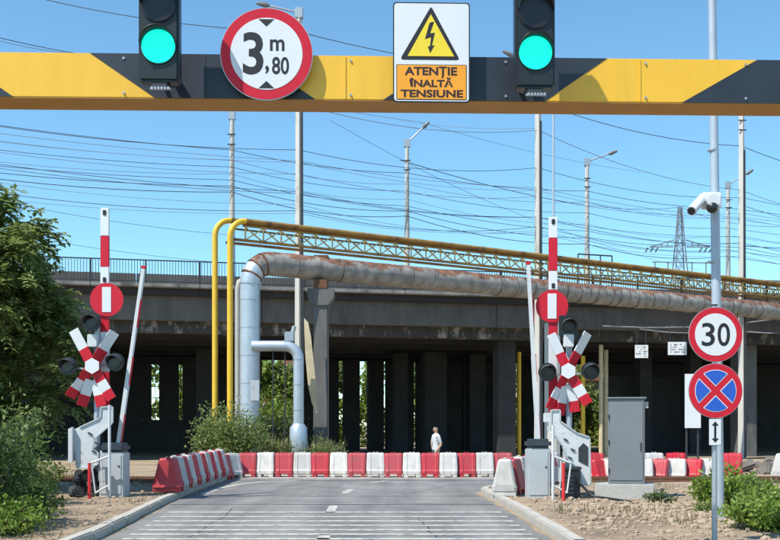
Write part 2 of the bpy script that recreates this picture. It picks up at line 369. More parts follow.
for nm, fn, sg in (('left', lk, 1), ('right', rk, -1)):
    b = MB(); ys_ = np.arange(9, 21 if sg < 0 else 26, .22); vs = []
    for y in ys_:
        wd = .03+.035*abs(math.sin(y*1.3)+.6*math.sin(y*3.1+1))+random.uniform(0,.05)
        vs += [(fn(y)+sg*.002, y, .0062), (fn(y)+sg*wd, y, .0062)]
    b.add(vs, [(2*i, 2*i+1, 2*i+3, 2*i+2)[::sg] for i in range(len(ys_)-1)])
    tag(b.build('drifted_sand', DIRT), f'thin line of sand drifted along the {nm} kerb', 'sand', kind='structure')
# rails of the closed track either side of the road
for i, (x0, x1) in enumerate(((-40,-4.9),(4.4,45))):
    for yy in (23.0, 24.55):
        b = MB(); b.bar((x0, yy, .11), (x1, yy, .11), .07, .06); b.bar((x0, yy, .045), (x1, yy, .045), .025, .09); b.bar((x0, yy, -.0), (x1, yy, -.0), .14, .03)
        r = b.build('rail', RUST)
        tag(r, ('nearer' if yy < 24 else 'farther')+' rusty railway rail lying in the dirt '+('left' if i == 0 else 'right')+' of the road', 'rail')
# loose stones and clods on the verges
b = MB(); ico = bmesh.new(); bmesh.ops.create_icosphere(ico, subdivisions=1, radius=1); iv = [v.co.copy() for v in ico.verts]; iff = [[v.index for v in f.verts] for f in ico.faces]; ico.free()
def stone_at(b, x, y, r):
    z = float(gz(x, y)); M = Matrix.Translation((x, y, z+r*.2))@Matrix.Rotation(random.random()*6, 4, 'Z')@Matrix.Diagonal((r*random.uniform(.7,1.4), r*random.uniform(.7,1.3), r*random.uniform(.45,.8), 1))
    b.add([M@(p*random.uniform(.8,1.15)) for p in iv], iff)
for i in range(4200):
    y = random.uniform(11, 22)
    if random.random() < .72: x = random.uniform(rk(y)+.25, 10)
    else: x = lk(y)-random.uniform(.25, 5)
    stone_at(b, x, y, random.choice((.012,.016,.02,.025,.03,.045)) * (1.5 if (random.random() < .04) else 1))
for i in range(500):
    stone_at(b, random.gauss(4.1,.7), random.gauss(14.6,1.2), random.choice((.025,.035,.05,.065)))
tag(b.build('loose_stones', STONE), 'loose stones and clods scattered over the dirt verges', 'stones', kind='stuff')
# ------------------------------------------------------------------ flat lettering
def text_mesh(txt, x0, x1, z0, z1, y, m, name, parent, bold=.0, th=.0015):
    cu = bpy.data.curves.new('lettering', 'FONT'); cu.body = txt; cu.size = 1; cu.offset = bold; cu.extrude = .001; cu.resolution_u = 4
    o = bpy.data.objects.new('lettering', cu); COL.objects.link(o)
    dg = bpy.context.evaluated_depsgraph_get(); me = bpy.data.meshes.new_from_object(o.evaluated_get(dg))
    bpy.data.objects.remove(o); bpy.data.curves.remove(cu)
    n = len(me.vertices); co = np.zeros(n*3); me.vertices.foreach_get('co', co); co = co.reshape(-1, 3)
    lo, hi = co.min(0), co.max(0)
    out = np.zeros_like(co)
    out[:,0] = x0+(co[:,0]-lo[0])/(hi[0]-lo[0])*(x1-x0)
    out[:,2] = z0+(co[:,1]-lo[1])/(hi[1]-lo[1])*(z1-z0)
    out[:,1] = y-(co[:,2]-lo[2])/(hi[2]-lo[2])*th
    me.vertices.foreach_set('co', out.ravel()); me.materials.clear(); me.materials.append(m); me.update()
    return link(name, me, parent)

# ------------------------------------------------------------------ height gantry over the road
GY = 8.85; GR = .028
gant = empty('height_gantry', (0, GY, 0), GR, 'yellow and black striped steel height gantry beam across the top of the road', 'gantry')
b = MB(); zb, zt = 4.272, 4.666
b.bbox((-5.2, 0, zb+.004), (5.0, .34, zt), .006, 0); b.build('beam', YEL, gant)
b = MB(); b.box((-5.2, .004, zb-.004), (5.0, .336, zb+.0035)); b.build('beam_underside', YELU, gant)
for sx in (-5.05, 4.85):
    b = MB(); b.bbox((sx-.13, .04, -.2), (sx+.13, .30, zb-.006), .01); b.build('leg', GALVB, gant)
    b = MB(); b.bbox((sx-.28, -.11, -.1), (sx+.28, .45, .14), .01); b.build('base_plate', CONL, gant)
def gx(u): k = (u-390)/F; return GY*k/(1-GR*k)
for bl, br, tl, tr in ((-190,13,-255,-52),(155,315,90,250),(383,545,450,607),(682,850,757,925)):
    b = MB(); b.prism([(gx(bl), zb+.004), (gx(br), zb+.004), (gx(tr), zt-.002), (gx(tl), zt-.002)], -.004, .0)
    b.build('dark_stripe', DRK, gant)
for u in (205, 345, 640):
    b = MB(); b.box((gx(u)-.006, -.0075, zb+.01), (gx(u)+.006, -.0045, zt-.006)); b.build('weld_seam', YEL if u != 205 else DRK, gant)
for u in (-20, 118, 345, 500, 640, 740):
    for z in (zb+.045, zt-.045):
        b = MB(); b.disc((gx(u)+.05, z), .012, -.012, -.0045, 6); b.build('bolt', GALV, gant)
# traffic lights hung on the front of the beam
LENG = emit('lamp_green_lit', (.004,.78,.60), .8)
_t = LENG.node_tree; _tc = N(_t, 'ShaderNodeTexCoord'); _v = N(_t, 'ShaderNodeTexVoronoi', i_Scale=70.); _t.links.new(_tc.outputs['Object'], _v.inputs['Vector'])
_mr = N(_t, 'ShaderNodeMapRange'); _mr.inputs['From Max'].default_value = .6; _mr.inputs['To Min'].default_value = 1.08; _mr.inputs['To Max'].default_value = .85
_t.links.new(_v.outputs['Distance'], _mr.inputs['Value']); _t.links.new(_mr.outputs[0], _t.nodes['Principled BSDF'].inputs['Emission Strength']); LEND = mat('lamp_lens_unlit', (.02,.016,.014), .25)
def traffic_light(u, v, label):
    d = 8.34; c = P(u, v, d); t = empty('traffic_light', (c.x, GY+GR*c.x, c.z), GR, label, 'traffic light', 'traffic lights on the gantry beam')
    y0 = -(GY-d); hw = .168                           # lens plane
    b = MB(); zs = [0, .345, .69]
    b.bbox((-hw, y0+.015, -.285), (hw, y0+.155, .865), .02); b.build('housing', BLKP, t)
    for k, z in enumerate(zs):
        b = MB(); b.disc((0, z), .139, y0-.004, y0+.016, 40)
        # shallow dome
        L = b.build('lens', LENG if k == 0 else LEND, t)
        b = MB(); n = 40; r = .148; th = .004
        vs = []; fs = []
        a0, a1 = R(5), R(175)
        for i in range(n+1):
            a = a0+(a1-a0)*i/n; s = max(0., math.sin(a)); ln = .03+.07*(.35+.65*(math.sin(a)+.58)/1.58)
            for rr in (r, r-th):
                vs += [(rr*math.cos(a), y0+.015, z+rr*math.sin(a)), (rr*math.cos(a), y0-ln, z+rr*math.sin(a))]
        for i in range(n):
            o = 4*i; q = o+4
            fs += [(o, q, q+1, o+1), (o+2, o+3, q+3, q+2), (o+1, q+1, q+3, o+3)]
        b.add(vs, fs, 0, True); b.build('visor', BLKP, t)
        b = MB(); b.prism([(.147*math.cos(2*math.pi*i/40), z+.147*math.sin(2*math.pi*i/40)) for i in range(40)], y0+.006, y0+.02, 0); b.build('lens_ring', BLKP, t)
    b = MB(); b.bbox((-.07, y0+.03, -.33), (.07, y0+.10, -.286), .008); b.build('bottom_bracket', STEEL, t)
    for bx_ in (-.05, .06): b = MB(); b.bar((bx_, y0+.08, -.31), (bx_, -.0045, -.15), .03, .03); b.build('mounting_arm', STEEL, t)
    b = MB(); b.bar((0, y0+.12, .1), (0, -.0045, .0), .04, .04); b.build('mounting_arm', STEEL, t)
    b = MB()
    for i in range(6): b.box((-.065+i*.027, y0+.012, -.352), (-.047+i*.027, y0+.04, -.3305))
    b.box((-.075, y0+.04, -.345), (.095, y0+.06, -.331)); b.build('cable_clamp', GALV, t)
    return t
traffic_light(158, 48.5, 'green lit traffic light left of the round height limit sign')
traffic_light(534.5, 51, 'green lit traffic light right of the high voltage warning plate')

# 3,80 m height sign
SD = 8.73
c = P(266.5, 54, SD); k = SD/F
t = empty('height_limit_sign', c, GR, 'round red rimmed height limit sign reading 3,80 m on the gantry', 'traffic sign')
b = MB(); b.disc((0,0), 46.3*k, -.002, .012, 64); b.build('disc', ALUB, t)
b = MB(); b.disc((0,0), 45.6*k, -.0045, -.0021, 64); b.build('red_border', SRED, t)
b = MB(); b.disc((0,0), 36*k, -.007, -.0046, 64); b.build('white_face', SWHT, t)
def S_(x): return (x-266.5)*k
def Z_(y): return (54-y)*k
text_mesh('3', S_(243), S_(263.5), Z_(75), Z_(32.5), -.0072, BLK, 'numeral', t, .02)
text_mesh('m', S_(270), S_(284.5), Z_(51), Z_(39.5), -.0072, BLK, 'letter', t, .02)
text_mesh('80', S_(272), S_(289), Z_(74.5), Z_(57), -.0072, BLK, 'numeral', t, .018)
text_mesh(',', S_(265.3), S_(269), Z_(74), Z_(66), -.0072, BLK, 'comma', t, .02)
for sgn in (1, -1):
    b = MB(); b.prism([(-7.8*k, sgn*34.5*k), (7.8*k, sgn*34.5*k), (0, sgn*27.2*k)], -.0088, -.0072); b.build('triangle', BLK, t)
b = MB(); b.box((-.22, .0125, -.16), (.22, .035, -.12)); b.box((-.22, .0125, -.32), (.22, .035, -.28))
b.bar((-.1, .03, -.14), (-.1, GY-SD-.006, -.14), .03, .03); b.bar((.1, .03, -.14), (.1, GY-SD-.006, -.14), .03, .03); b.build('mounting_bracket', GALV, t)

# high-voltage warning plate
c = P(431.5, 52.5, SD); t = empty('high_voltage_plate', c, GR, 'white warning plate with yellow lightning triangle reading ATENȚIE ÎNALTĂ TENSIUNE', 'warning sign')
def rrect(x0, x1, z0, z1, r, n=6):
    out = []
    for cx, cz, a in ((x1-r, z1-r, 0), (x0+r, z1-r, 90), (x0+r, z0+r, 180), (x1-r, z0+r, 270)):
        for i in range(n+1): out.append((cx+r*math.cos(R(a+90*i/n)), cz+r*math.sin(R(a+90*i/n))))
    return out
def X_(x): return (x-431.5)*k
def Y_(y): return (52.5-y)*k
b = MB(); b.prism(rrect(X_(393), X_(470), Y_(102.5), Y_(2.5), .03), -.002, .008); b.build('plate', BLK, t)
b = MB(); b.prism(rrect(X_(394.2), X_(468.8), Y_(101.3), Y_(3.7), .026), -.004, -.0021); b.build('white_face', SWHT, t)
def tri(cx, top, bot, hw): return [(X_(cx-hw), Y_(bot)), (X_(cx+hw), Y_(bot)), (X_(cx), Y_(top))]
b = MB(); b.prism([(X_(401.5),Y_(57)),(X_(401.2),Y_(59.3)),(X_(403),Y_(60)),(X_(456.5),Y_(60)),(X_(458.8),Y_(59.3)),(X_(458.3),Y_(57)),(X_(432.2),Y_(8.5)),(X_(431),Y_(7.6)),(X_(429.8),Y_(8.5))], -.006, -.0041); b.build('triangle_border', BLK, t)
b = MB(); b.prism(tri(430.8, 14.5, 56.5, 23.3), -.008, -.0061); b.build('triangle', SYEL, t)
b = MB(); b.prism([(X_(a), Y_(c_)) for a, c_ in ((429.5,23),(434,22),(430,33.8),(434.8,33),(431.8,46),(434.5,45.5),(430,53.5),(427.6,46.5),(429.8,46.8),(431,37.5),(424.8,39.5))], -.0095, -.0081); b.build('lightning_bolt', BLK, t)
b = MB(); b.prism(rrect(X_(396.3), X_(466.7), Y_(100), Y_(64.8), .006), -.006, -.0041); b.build('label_border', BLK, t)
b = MB(); b.prism(rrect(X_(397), X_(466), Y_(99.3), Y_(65.5), .005), -.008, -.0061); b.build('orange_label', SORG, t)
TXT = mat('plate_lettering', (.035,.012,.01), .5)
text_mesh('ATENȚIE', X_(404.5), X_(457), Y_(78.3), Y_(66.8), -.0081, TXT, 'lettering', t, .032)
text_mesh('ÎNALTĂ', X_(409.3), X_(453), Y_(87.3), Y_(77.6), -.0081, TXT, 'lettering', t, .032)
text_mesh('TENSIUNE', X_(400.5), X_(463), Y_(97.7), Y_(90), -.0081, TXT, 'lettering', t, .032)
b = MB(); b.box((-.28, .009, -.2), (.28, .03, -.16)); b.bar((-.1,.03,-.18), (-.1, GY-SD-.006, -.18), .03, .03); b.bar((.1,.03,-.18), (.1, GY-SD-.006, -.18), .03, .03); b.build('mounting_bracket', GALV, t)

# ------------------------------------------------------------------ speed limit post on the right
d = 11.05; k = d/F; base = P(714.5, 400, d); base.z = float(gz(base.x, base.y))
t = empty('speed_limit_sign_post', base, R(3), 'grey post with round 30 sign above a blue no stopping sign and arrow plate', 'traffic sign')
zz = lambda v: EYE+(HZ-v)*k-base.z
b = MB(); b.tube([(0,0,-.3), (0,0,zz(306))], .03, 14); b.build('post', GALV, t)
b = MB(); b.tube([(0,0,zz(306)), (0,0,zz(304.5))], .034, 14); b.build('post_cap', BLKP, t)
def round_sign(zc, faces, tag_):
    s = []
    b = MB(); b.disc((-.008, zc), .302, -.052, -.042, 56); bk = b.build('sign_disc', ALUB, t)
    b = MB(); b.box((-.2, -.0415, zc-.1), (.2, -.026, zc-.07)); b.box((-.2, -.0415, zc+.07), (.2, -.026, zc+.1)); b.build('clamp', GALV, bk)
    return bk
z1 = zz(335); z2 = zz(391)
bk = round_sign(z1, None, 0)
b = MB(); b.disc((-.008, z1), .298, -.0545, -.0521, 56); b.build('red_border', SRED, bk)
b = MB(); b.disc((-.008, z1), .232, -.057, -.0546, 56); b.build('white_face', SWHT, bk)
text_mesh('3', -.165, -.018, z1-.128, z1+.128, -.0571, BLK, 'numeral', bk, .01)
text_mesh('0', .012, .152, z1-.128, z1+.128, -.0571, BLK, 'numeral', bk, .01)
bk = round_sign(z2, None, 1)
SPNK = SWHT
b = MB(); b.disc((-.008, z2), .298, -.0545, -.0521, 56); b.build('red_face', SRED, bk)
for q in range(4):                                     # four blue quarters, each with a thin pale rim
    am = math.pi/2*q
    for nm, ro, gap, y, m_ in (('quarter_rim', .232, .034, -.0565, SWHT), ('blue_quarter', .225, .043, -.0585, SBLU)):
        h = math.pi/4; a0 = math.asin(gap/ro)
        pts = [(gap*math.sqrt(2)*math.cos(am), gap*math.sqrt(2)*math.sin(am))]
        for i in range(15):
            a = am-h+a0+(2*h-2*a0)*i/14; pts.append((ro*math.cos(a), ro*math.sin(a)))
        b = MB(); b.prism([(x-.008, z+z2) for x, z in pts], y, y+.0018); b.build(nm, m_, bk)
za, zb_ = zz(445.5), zz(418.5)
b = MB(); b.prism(rrect(-.085, .06, za, zb_, .008), -.05, -.042); ap = b.build('arrow_plate', BLK, t)
b = MB(); b.prism(rrect(-.079, .054, za+.006, zb_-.006, .006), -.052, -.0501); b.build('white_face', SWHT, ap)
cz = (za+zb_)/2; cx = -.0125
b = MB(); b.prism([(cx-.012, cz-.07), (cx+.012, cz-.07), (cx+.012, cz+.07), (cx-.012, cz+.07)], -.054, -.0521)
for s in (1, -1): b.prism([(cx-.04, cz+s*.0705), (cx+.04, cz+s*.0705), (cx, cz+s*.118)], -.054, -.0521)
b.build('double_arrow', BLK, ap)

# tall camera pole behind it
d = 13.9; bp_ = P(719.5, 400, d); bp_.z = float(gz(bp_.x, bp_.y))
tp = P(711.2, -60, d)
t = empty('camera_pole', bp_, 0, 'tall slim grey pole carrying white surveillance cameras behind the speed sign', 'pole')
loc = lambda p: Vector(p)-bp_
b = MB(); b.tube([(0,0,-.3), loc(tp)*.5, loc(tp)], [.072,.062,.052], 20); b.build('shaft', GALVB, t)
b = MB(); b.tube([(0,0,-.1),(0,0,.03)], .12, 8); b.build('foot', GALVB, t)
b = MB(); b.bbox(loc(P(702.5,208,d-.18)), loc(P(719,194,d-.05)), .02); b.build('camera_bracket_box', SWHT, t)
p0 = loc(P(711, 201, d-.18)); 
b = MB(); b.tube([p0+Vector((0,.06,0)), p0+Vector((0,-.1,-.01))], .085, 20); dm = b.build('dome_camera', SWHT, t)
b = MB()
for i in range(7):
    a = i/6*math.pi/2
    pass
bm = bmesh.new(); bmesh.ops.create_uvsphere(bm, u_segments=20, v_segments=10, radius=.078)
mm = bpy.data.meshes.new('dome_glass'); bm.to_mesh(mm); bm.free(); mm.materials.append(BLKP); mm.polygons.foreach_set('use_smooth', [True]*len(mm.polygons))
o = link('dome_glass', mm, dm); o.location = p0+Vector((0,-.05,-.10))
pa, pb = loc(P(704,196.5,d-.14)), loc(P(691.5,211,d-.42))
b = MB(); b.tube([pa, pa.lerp(pb,.06), pb], [.03,.062,.066], 16); bc = b.build('bullet_camera', SWHT, t)
dv = (pb-pa).normalized(); b = MB(); b.tube([pb+dv*.002, pb+dv*.012], .052, 16); b.build('lens', BLKP, bc)
b = MB(); b.tube([loc(P(712,200,d-.05)), loc(P(705,200,d-.15)), pa.lerp(pb,.45)+Vector((0,0,-.05))], .018, 8); b.build('camera_arm', GALV, t)
b = MB()
for v in (150, 262): b.tube([loc(P(712.6-.4*(v>200), v+1, d)), loc(P(712.6-.4*(v>200), v-1, d))], .068, 16)
b.build('band', GALV, t)
# ------------------------------------------------------------------ level crossing gates
LAMPR = mat('signal_lens_dark_red', (.012,.006,.006), .2, var=.05)
HOOD = mat('signal_hood_grey', (.06,.065,.07), .35, .1, col2=(.3,.32,.33), thr=.62, c2scale=9)
def plate(mb, pts, d, th, base, m=0):
    poly = [((u-390)/F*d-base.x, EYE+(HZ-v)/F*d-base.z) for u, v in pts]
    return mb.prism(poly, d-base.y-th/2, d-base.y+th/2, m)
def gate(side, D, boom_u, boom_top, marks, disc, disc_end, arm, flange, recess, cross, lamps, cab, slim, names):
    px = D/F
    gb = P(boom_u, 400, D); gb.z = float(gz(gb.x, gb.y)); loc = lambda p: Vector(p)-gb
    # --- striped boom with stop disc and counterweight
    t = empty('crossing_barrier', gb, 0, f'raised red and white level crossing boom with red stop disc, {side} of the road', 'barrier gate', 'raised crossing booms')
    w2 = .078
    for i, (v0, v1, mm_) in enumerate(marks):
        p0, p1 = loc(P(boom_u, v1, D)), loc(P(boom_u, v0, D))
        b = MB(); b.bbox((-w2, -.03, p0.z+.001), (w2, .03, p1.z-.001), .006); b.build('boom_section', mm_, t)
    for v in (marks[0][0]+5, marks[2][1]-4):
        z = loc(P(boom_u, v, D)).z; b = MB(); b.bbox((-.03, -.045, z-.045), (.03, -.031, z+.045), .006); b.build('reflector', BLK, t)
    b = MB(); du, dv_, dr = disc; x, z = loc(P(du, dv_, D)).x, loc(P(du, dv_, D)).z
    b.disc((x, z), dr*px, -.058, -.048, 40); dd = b.build('stop_disc', SRED, t)
    b = MB(); b.box((x-4.4*px, -.066, z-12.5*px), (x+4.4*px, -.0585, z+12.5*px)); b.build('white_bar', SWHT, dd)
    b = MB(); b.box((x-.06, -.0475, z-.1), (x+.06, -.031, z+.1)); b.build('clamp', GALV, dd)
    b = MB(); plate(b, arm, D-.30, .09, gb); ar = b.build('counterweight_arm', GWHT, t)
    if flange:
        b = MB(); plate(b, flange, D-.40, .10, gb); b.build('flange', GWHT, ar)
    if recess:
        b = MB(); plate(b, recess, D-.352, .012, gb); b.build('access_opening', STEEL, ar)
    for (u, v) in ((arm[0][0]+5*(1 if side == 'right' else -0)+ (0), arm[0][1]+26),):
        pass
    for i_ in range(len(arm)):
        p_, q_ = arm[i_], arm[(i_+1)%len(arm)]
        if math.hypot(p_[0]-q_[0], p_[1]-q_[1]) < 9: continue
        a_, c_ = loc(P(*p_, D-.352)), loc(P(*q_, D-.352)); b = MB(); b.bar(a_.lerp(c_,.03), a_.lerp(c_,.97), .03, .025); b.build('edge_stiffener', GGRY, ar)
    cu = sum(p[0] for p in arm)/len(arm); cv = sum(p[1] for p in arm)/len(arm)
    for du_, dv2 in ((-4,-4),(3,6),(0,14)):
        q = loc(P(cu+du_, cv+dv2, D-.355)); b = MB(); b.bar(q+Vector((-.035,-.0,.02)), q+Vector((.035,-.0,-.015)), .03, .025); b.build('bolt', STEEL, ar)
    # hinge post under the arm
    q = loc(P(cu+2, 470, D+.1)); b = MB(); b.bbox((q.x-.14, .12, -.1), (q.x+.14, .34, q.z+.35), .015); b.build('pedestal', GWHT, t)
    # --- signal post with crossbuck and three lamps
    cx, cy = cross['c']; Dc = D-.22
    sb = P(cross['post'], 400, Dc+.18); sb.z = float(gz(sb.x, sb.y)); ls = lambda p: Vector(p)-sb
    s = empty('crossing_signal', sb, 0, f'grey signal post with red and white crossbuck and dark hooded lamps, {side} of the road', 'crossing signal', 'crossing signals with crossbucks')
    b = MB(); b.tube([(0,0,-.2), (0,0,ls(P(cx,326,Dc)).z)], .055, 16); b.build('post', GALVB, s)
    for ia, (ax, ay, segs, tilt) in enumerate(cross['arms']):
        a, z_ = Vector((cx+ax[0], cy+ax[1])), Vector((cx+ay[0], cy+ay[1]))
        Da = Dc+(.06 if ia > 3 else 0); p0, p1 = ls(P(a.x, a.y, Da)), ls(P(z_.x, z_.y, Da)); dirv = (p1-p0); L = dirv.length; dirv.normalize()
        nrm = Vector((0,-1,0)); nrm = Matrix.Rotation(tilt, 3, dirv)@nrm; sd = dirv.cross(nrm); hw = cross.get('w', .095)
        b = MB(); s0 = 0
        for fr, m_ in segs:
            s1 = s0+fr
            vs = []
            for yy in (.009, -.009):
                for ss, tt in ((s0,-1),(s1,-1),(s1,1),(s0,1)): vs.append(p0+dirv*L*ss+sd*hw*tt+nrm*yy)
            b.add(vs, [(0,1,2,3),(7,6,5,4),(0,4,5,1),(1,5,6,2),(2,6,7,3),(3,7,4,0)], m_); s0 = s1
        b.build('crossbuck_arm', [SWHT, SRED], s)
    o = ls(P(cx, cy, Dc-.03)); b = MB(); hx = [(o.x+.145*math.cos(R(90+60*i)), o.z+.145*math.sin(R(90+60*i))) for i in range(6)]
    b.prism(hx, o.y-.035, o.y-.025); b.build('centre_plate', SWHT, s)
    for (lu, lv, sq) in lamps:
        c = ls(P(lu, lv, Dc+.02)); b = MB()
        if sq: b.bbox((c.x-.17, c.y-.01, c.z-.19), (c.x+.17, c.y+.02, c.z+.19), .012)
        else: b.disc((c.x, c.z), .165, c.y-.01, c.y+.02, 32)
        bd = b.build('lamp_board', BLKP, s)
        b = MB(); b.disc((c.x, c.z), .10, c.y-.03, c.y-.0105, 28); b.build('lens', LAMPR, bd)
        b = MB(); b.tube([(c.x, c.y+.021, c.z), (c.x, c.y+.1, c.z), (c.x, c.y+.2, c.z)], [.15,.14,.09], 18); b.build('lamp_housing', BLKP, bd)
        b = MB(); n = 20; vs = []; fs = []
        for i in range(n+1):
            a = R(-15)+R(210)*i/n; ln = .10+.20*max(0, math.sin(a))
            for rr in (.135, .129): vs += [(c.x+rr*math.cos(a), c.y-.012, c.z+rr*math.sin(a)), (c.x+rr*math.cos(a)*1.03, c.y-ln, c.z+rr*math.sin(a)-.03*max(0,math.sin(a)))]
        for i in range(n):
            o_ = 4*i; q_ = o_+4; fs += [(o_, q_, q_+1, o_+1), (o_+2, o_+3, q_+3, q_+2), (o_+1, q_+1, q_+3, o_+3)]
        b.add(vs, fs, 0, True); b.build('hood', HOOD, bd)
        b = MB(); p = Vector((0, .0, c.z-.02))
        b.bar((c.x, c.y+.12, c.z-.02), (0, 0, c.z-.06), .035, .035); b.build('bracket', GALV, bd)
    b = MB(); p = ls(P(cx+1, 340, Dc+.05)); b.bbox((p.x-.1, p.y-.06, p.z-.13), (p.x+.08, p.y+.05, p.z+.10), .012); b.build('junction_box', GWHT, s)
    # --- drive cabinet with the slim boom
    (u0, u1, vt, vb), Dk = cab, D-.35
    cb = P((u0+u1)/2, 400, Dk); cb.z = float(gz(cb.x, cb.y)); lc = lambda p: Vector(p)-cb
    k_ = empty('barrier_drive', cb, 0, f'light grey barrier drive cabinet with dark cap and slim white boom, {side} of the road', 'barrier drive', 'barrier drive cabinets')
    hw = (u1-u0)/2*px*.98; ztop = lc(P(u0, vt, Dk)).z
    b = MB(); b.bbox((-hw, -.0, -.08), (hw, .42, ztop-.17), .02); bo = b.build('cabinet_body', GGRY, k_)
    b = MB(); b.bbox((-hw+.015, -.012, .05), (hw-.05, -.0005, ztop-.22), .005); dq = b.build('door', GGRY, bo)
    b = MB(); b.disc((hw-.09, .55), .018, -.02, -.0125, 12); b.build('lock', STEEL, bo)
    b = MB(); b.bbox((-hw-.012, -.012, ztop-.169), (hw+.012, .432, ztop), .05); b.build('cap', CABD, k_)
    (su0, sv0), (su1, sv1) = slim
    p0, p1 = lc(P(su0, sv0+6, Dk+.2)), lc(P(su1, sv1, Dk+.2)); q = p0.lerp(p1, .985)
    b = MB()
    for a_, c_, ww in ((p0, p0.lerp(p1,.5), .115), (p0.lerp(p1,.5), q, .095)):
        b.bar(a_, c_, ww*.62, .10, 0, (0,1,0))
    bo = b.build('boom', GWHT, k_)
    off = Vector((.042,-.003,0))
    for i in range(6):
        if i % 2: continue
        b = MB(); b.bar(p0.lerp(p1, .05+i*.155)+off, p0.lerp(p1, .05+i*.155+.15)+off, .006, .09, 0, (0,1,0)); b.build('red_stripe', SRED, bo)
    b = MB(); b.bar(q, p1, .075, .11, 0, (0,1,0)); b.build('boom_tip', SRED, bo)
    b = MB(); b.tube([p0+Vector((0,-.12,.10)), p0+Vector((0,.12,.10))], .07, 16); b.build('pivot', CABD, k_)
    return k_
W, E = 0, 1
armsL = [((-19,-36),(0,0),[(.52,W),(.48,E)],R(10)), ((22,-34),(0,0),[(.52,W),(.48,E)],R(-34)),
         ((0,0),(-23,31),[(.46,E),(.28,W),(.26,E)],R(-34)), ((0,0),(19,33),[(.46,E),(.28,W),(.26,E)],R(10)),
         ((-2,14),(-11,40),[(.58,W),(.42,E)],R(-30)), ((3,14),(9,40),[(.58,W),(.42,E)],R(8))]
armsR = [((-17,-37),(0,0),[(.52,W),(.48,E)],R(-22)), ((20,-38),(0,0),[(.52,W),(.48,E)],R(-34)),
         ((0,0),(-19,38),[(.46,E),(.27,W),(.27,E)],R(-34)), ((0,0),(20,33),[(.46,E),(.28,W),(.26,E)],R(10)),
         ((-2,13),(-8,44),[(.62,W),(.38,E)],R(-30)), ((3,14),(7,41),[(.60,W),(.40,E)],R(-8))]
gate('left', 18.3, 105, 208, [(208,236,SWHT),(236,267,SRED),(267,284,SWHT),(284,332,SRED),(332,372,SWHT),(372,414,SRED)], (107.5,300,16.7), None,
     [(101,407),(112.5,406.5),(112.5,423),(94,439),(93,448),(98,452),(98,465),(90,468),(77,468),(73,430),(79,427.5),(100,418)],
     [(69,429),(73,427),(73,462),(69,463)], None,
     dict(c=(92.5,366), arms=armsL, post=97), [(68,366,False),(115,362,False),(92,322,False)], (99,124,443,503), ((117.5,446),(144,266)), None)
gate('right', 18.2, 553, 217, [(217,238,SWHT),(238,271,SRED),(271,290,SWHT),(290,336,SRED),(336,376,SWHT),(376,414,SRED)], (551.5,306.5,16.2), None,
     [(551,410),(560,410),(560,421),(577,433),(589.5,437),(590.5,485),(581,485),(580,470),(566,457),(562.5,446),(551,429)],
     None, [(578.5,448),(583.5,443),(588,447),(588,466),(578.5,461)],
     dict(c=(568,371), arms=armsR, post=569), [(547.5,372,False),(590.5,371,False),(568.5,326,True)], (528,551,439,500), ((538.5,444),(528,262)), None)
# handrail frames and short red posts in front of the drives
def rail_post(side, wu, wt, wb, ru, rt, rb, D):
    px = D/F; bs = P(wu, 400, D); bs.z = float(gz(bs.x, bs.y)); l = lambda u, v: P(u, v, D)-bs
    t = empty('service_handrail', bs, 0, f'thin white pipe upright with welded service frame beside the {side} barrier drive', 'handrail')
    b = MB(); b.tube([(0,0,-.1), l(wu, wt+20), l(wu-1*(1 if side == 'left' else -1)*0, wt)], .026, 10); b.build('upright', GWHT, t)
    s = -1 if side == 'left' else 1
    a, c, e, f_ = l(wu, 456), l(wu+s*18, 463), l(wu+s*14, 493), l(wu, 485)
    b = MB(); b.tube([a, c], .02, 8); b.tube([c+Vector((.0,0,0)), e], .016, 8); b.tube([e, f_], .018, 8)
    b.tube([a.lerp(c,.45), e.lerp(f_,.5)], .012, 8); b.build('frame', GWHT, t)
    b = MB(); q = a.lerp(e, .5)+Vector((0,.05,0)); b.bbox((q.x-.09, q.y, q.z-.13), (q.x+.07, q.y+.07, q.z+.13), .01); b.build('switch_box', GGRY, t)
    rbase = P(ru, 400, D-.25); rbase.z = float(gz(rbase.x, rbase.y))
    b = MB(); b.tube([(0,0,-.1), (0,0,P(ru,rt,D-.25).z-rbase.z)], .03, 12); o = b.build('marker_post', GRED); o.location = rbase
    tag(o, f'short red painted marker post in front of the {side} crossing gate', 'post')
rail_post('left', 109.5, 405, 505, 89.5, 463, 511, 17.75)
rail_post('right', 553, 425, 507, 563.5, 463, 518, 17.2)
# dark heap by the left gate and black meter box by the right gate
b = MB(); c = G(83, 497, .1)
for i in range(26):
    M = Matrix.Translation(c+Vector((random.uniform(-.17,.17), random.uniform(-.05,.35), random.uniform(0,.42))))@Matrix.Rotation(random.random()*6, 4, Vector((random.random(),random.random(),random.random())).normalized())
    b.bbox((-.13,-.09,-.07), (.13,.09,.07), .03, 0, M)
tag(b.build('dark_rubble', STEEL), 'dark heap of stones behind the red post at the left gate', 'rubble', kind='stuff')
c = P(571.5, 400, 17.6); c.z = float(gz(c.x, c.y)); t = empty('meter_box', c, 0, 'small black cable box on the ground beside the right red post', 'cable box')
b = MB(); b.bbox((-.16, 0, -.05), (.16, .25, .50), .02); bo = b.build('body', BLKP, t)
b = MB(); b.bbox((-.18, -.02, .501), (.18, .27, .56), .015); b.build('lid', STEEL, t)
for i in range(5): b = MB(); b.box((-.12, -.012, .08+i*.075), (.12, -.0005, .115+i*.075)); b.build('louvre', STEEL, bo)
b = MB(); b.tube([c+Vector((.1,-.05,.3)), c+Vector((.35,-.1,.05)), c+Vector((.6,-.5,.03)), c+Vector((.78,-.9,.02)), c+Vector((.9,-1.3,.0))], .022, 8)
tag(b.build('loose_cable', BLKP), 'black cable lying on the dirt beside the right gate', 'cable')
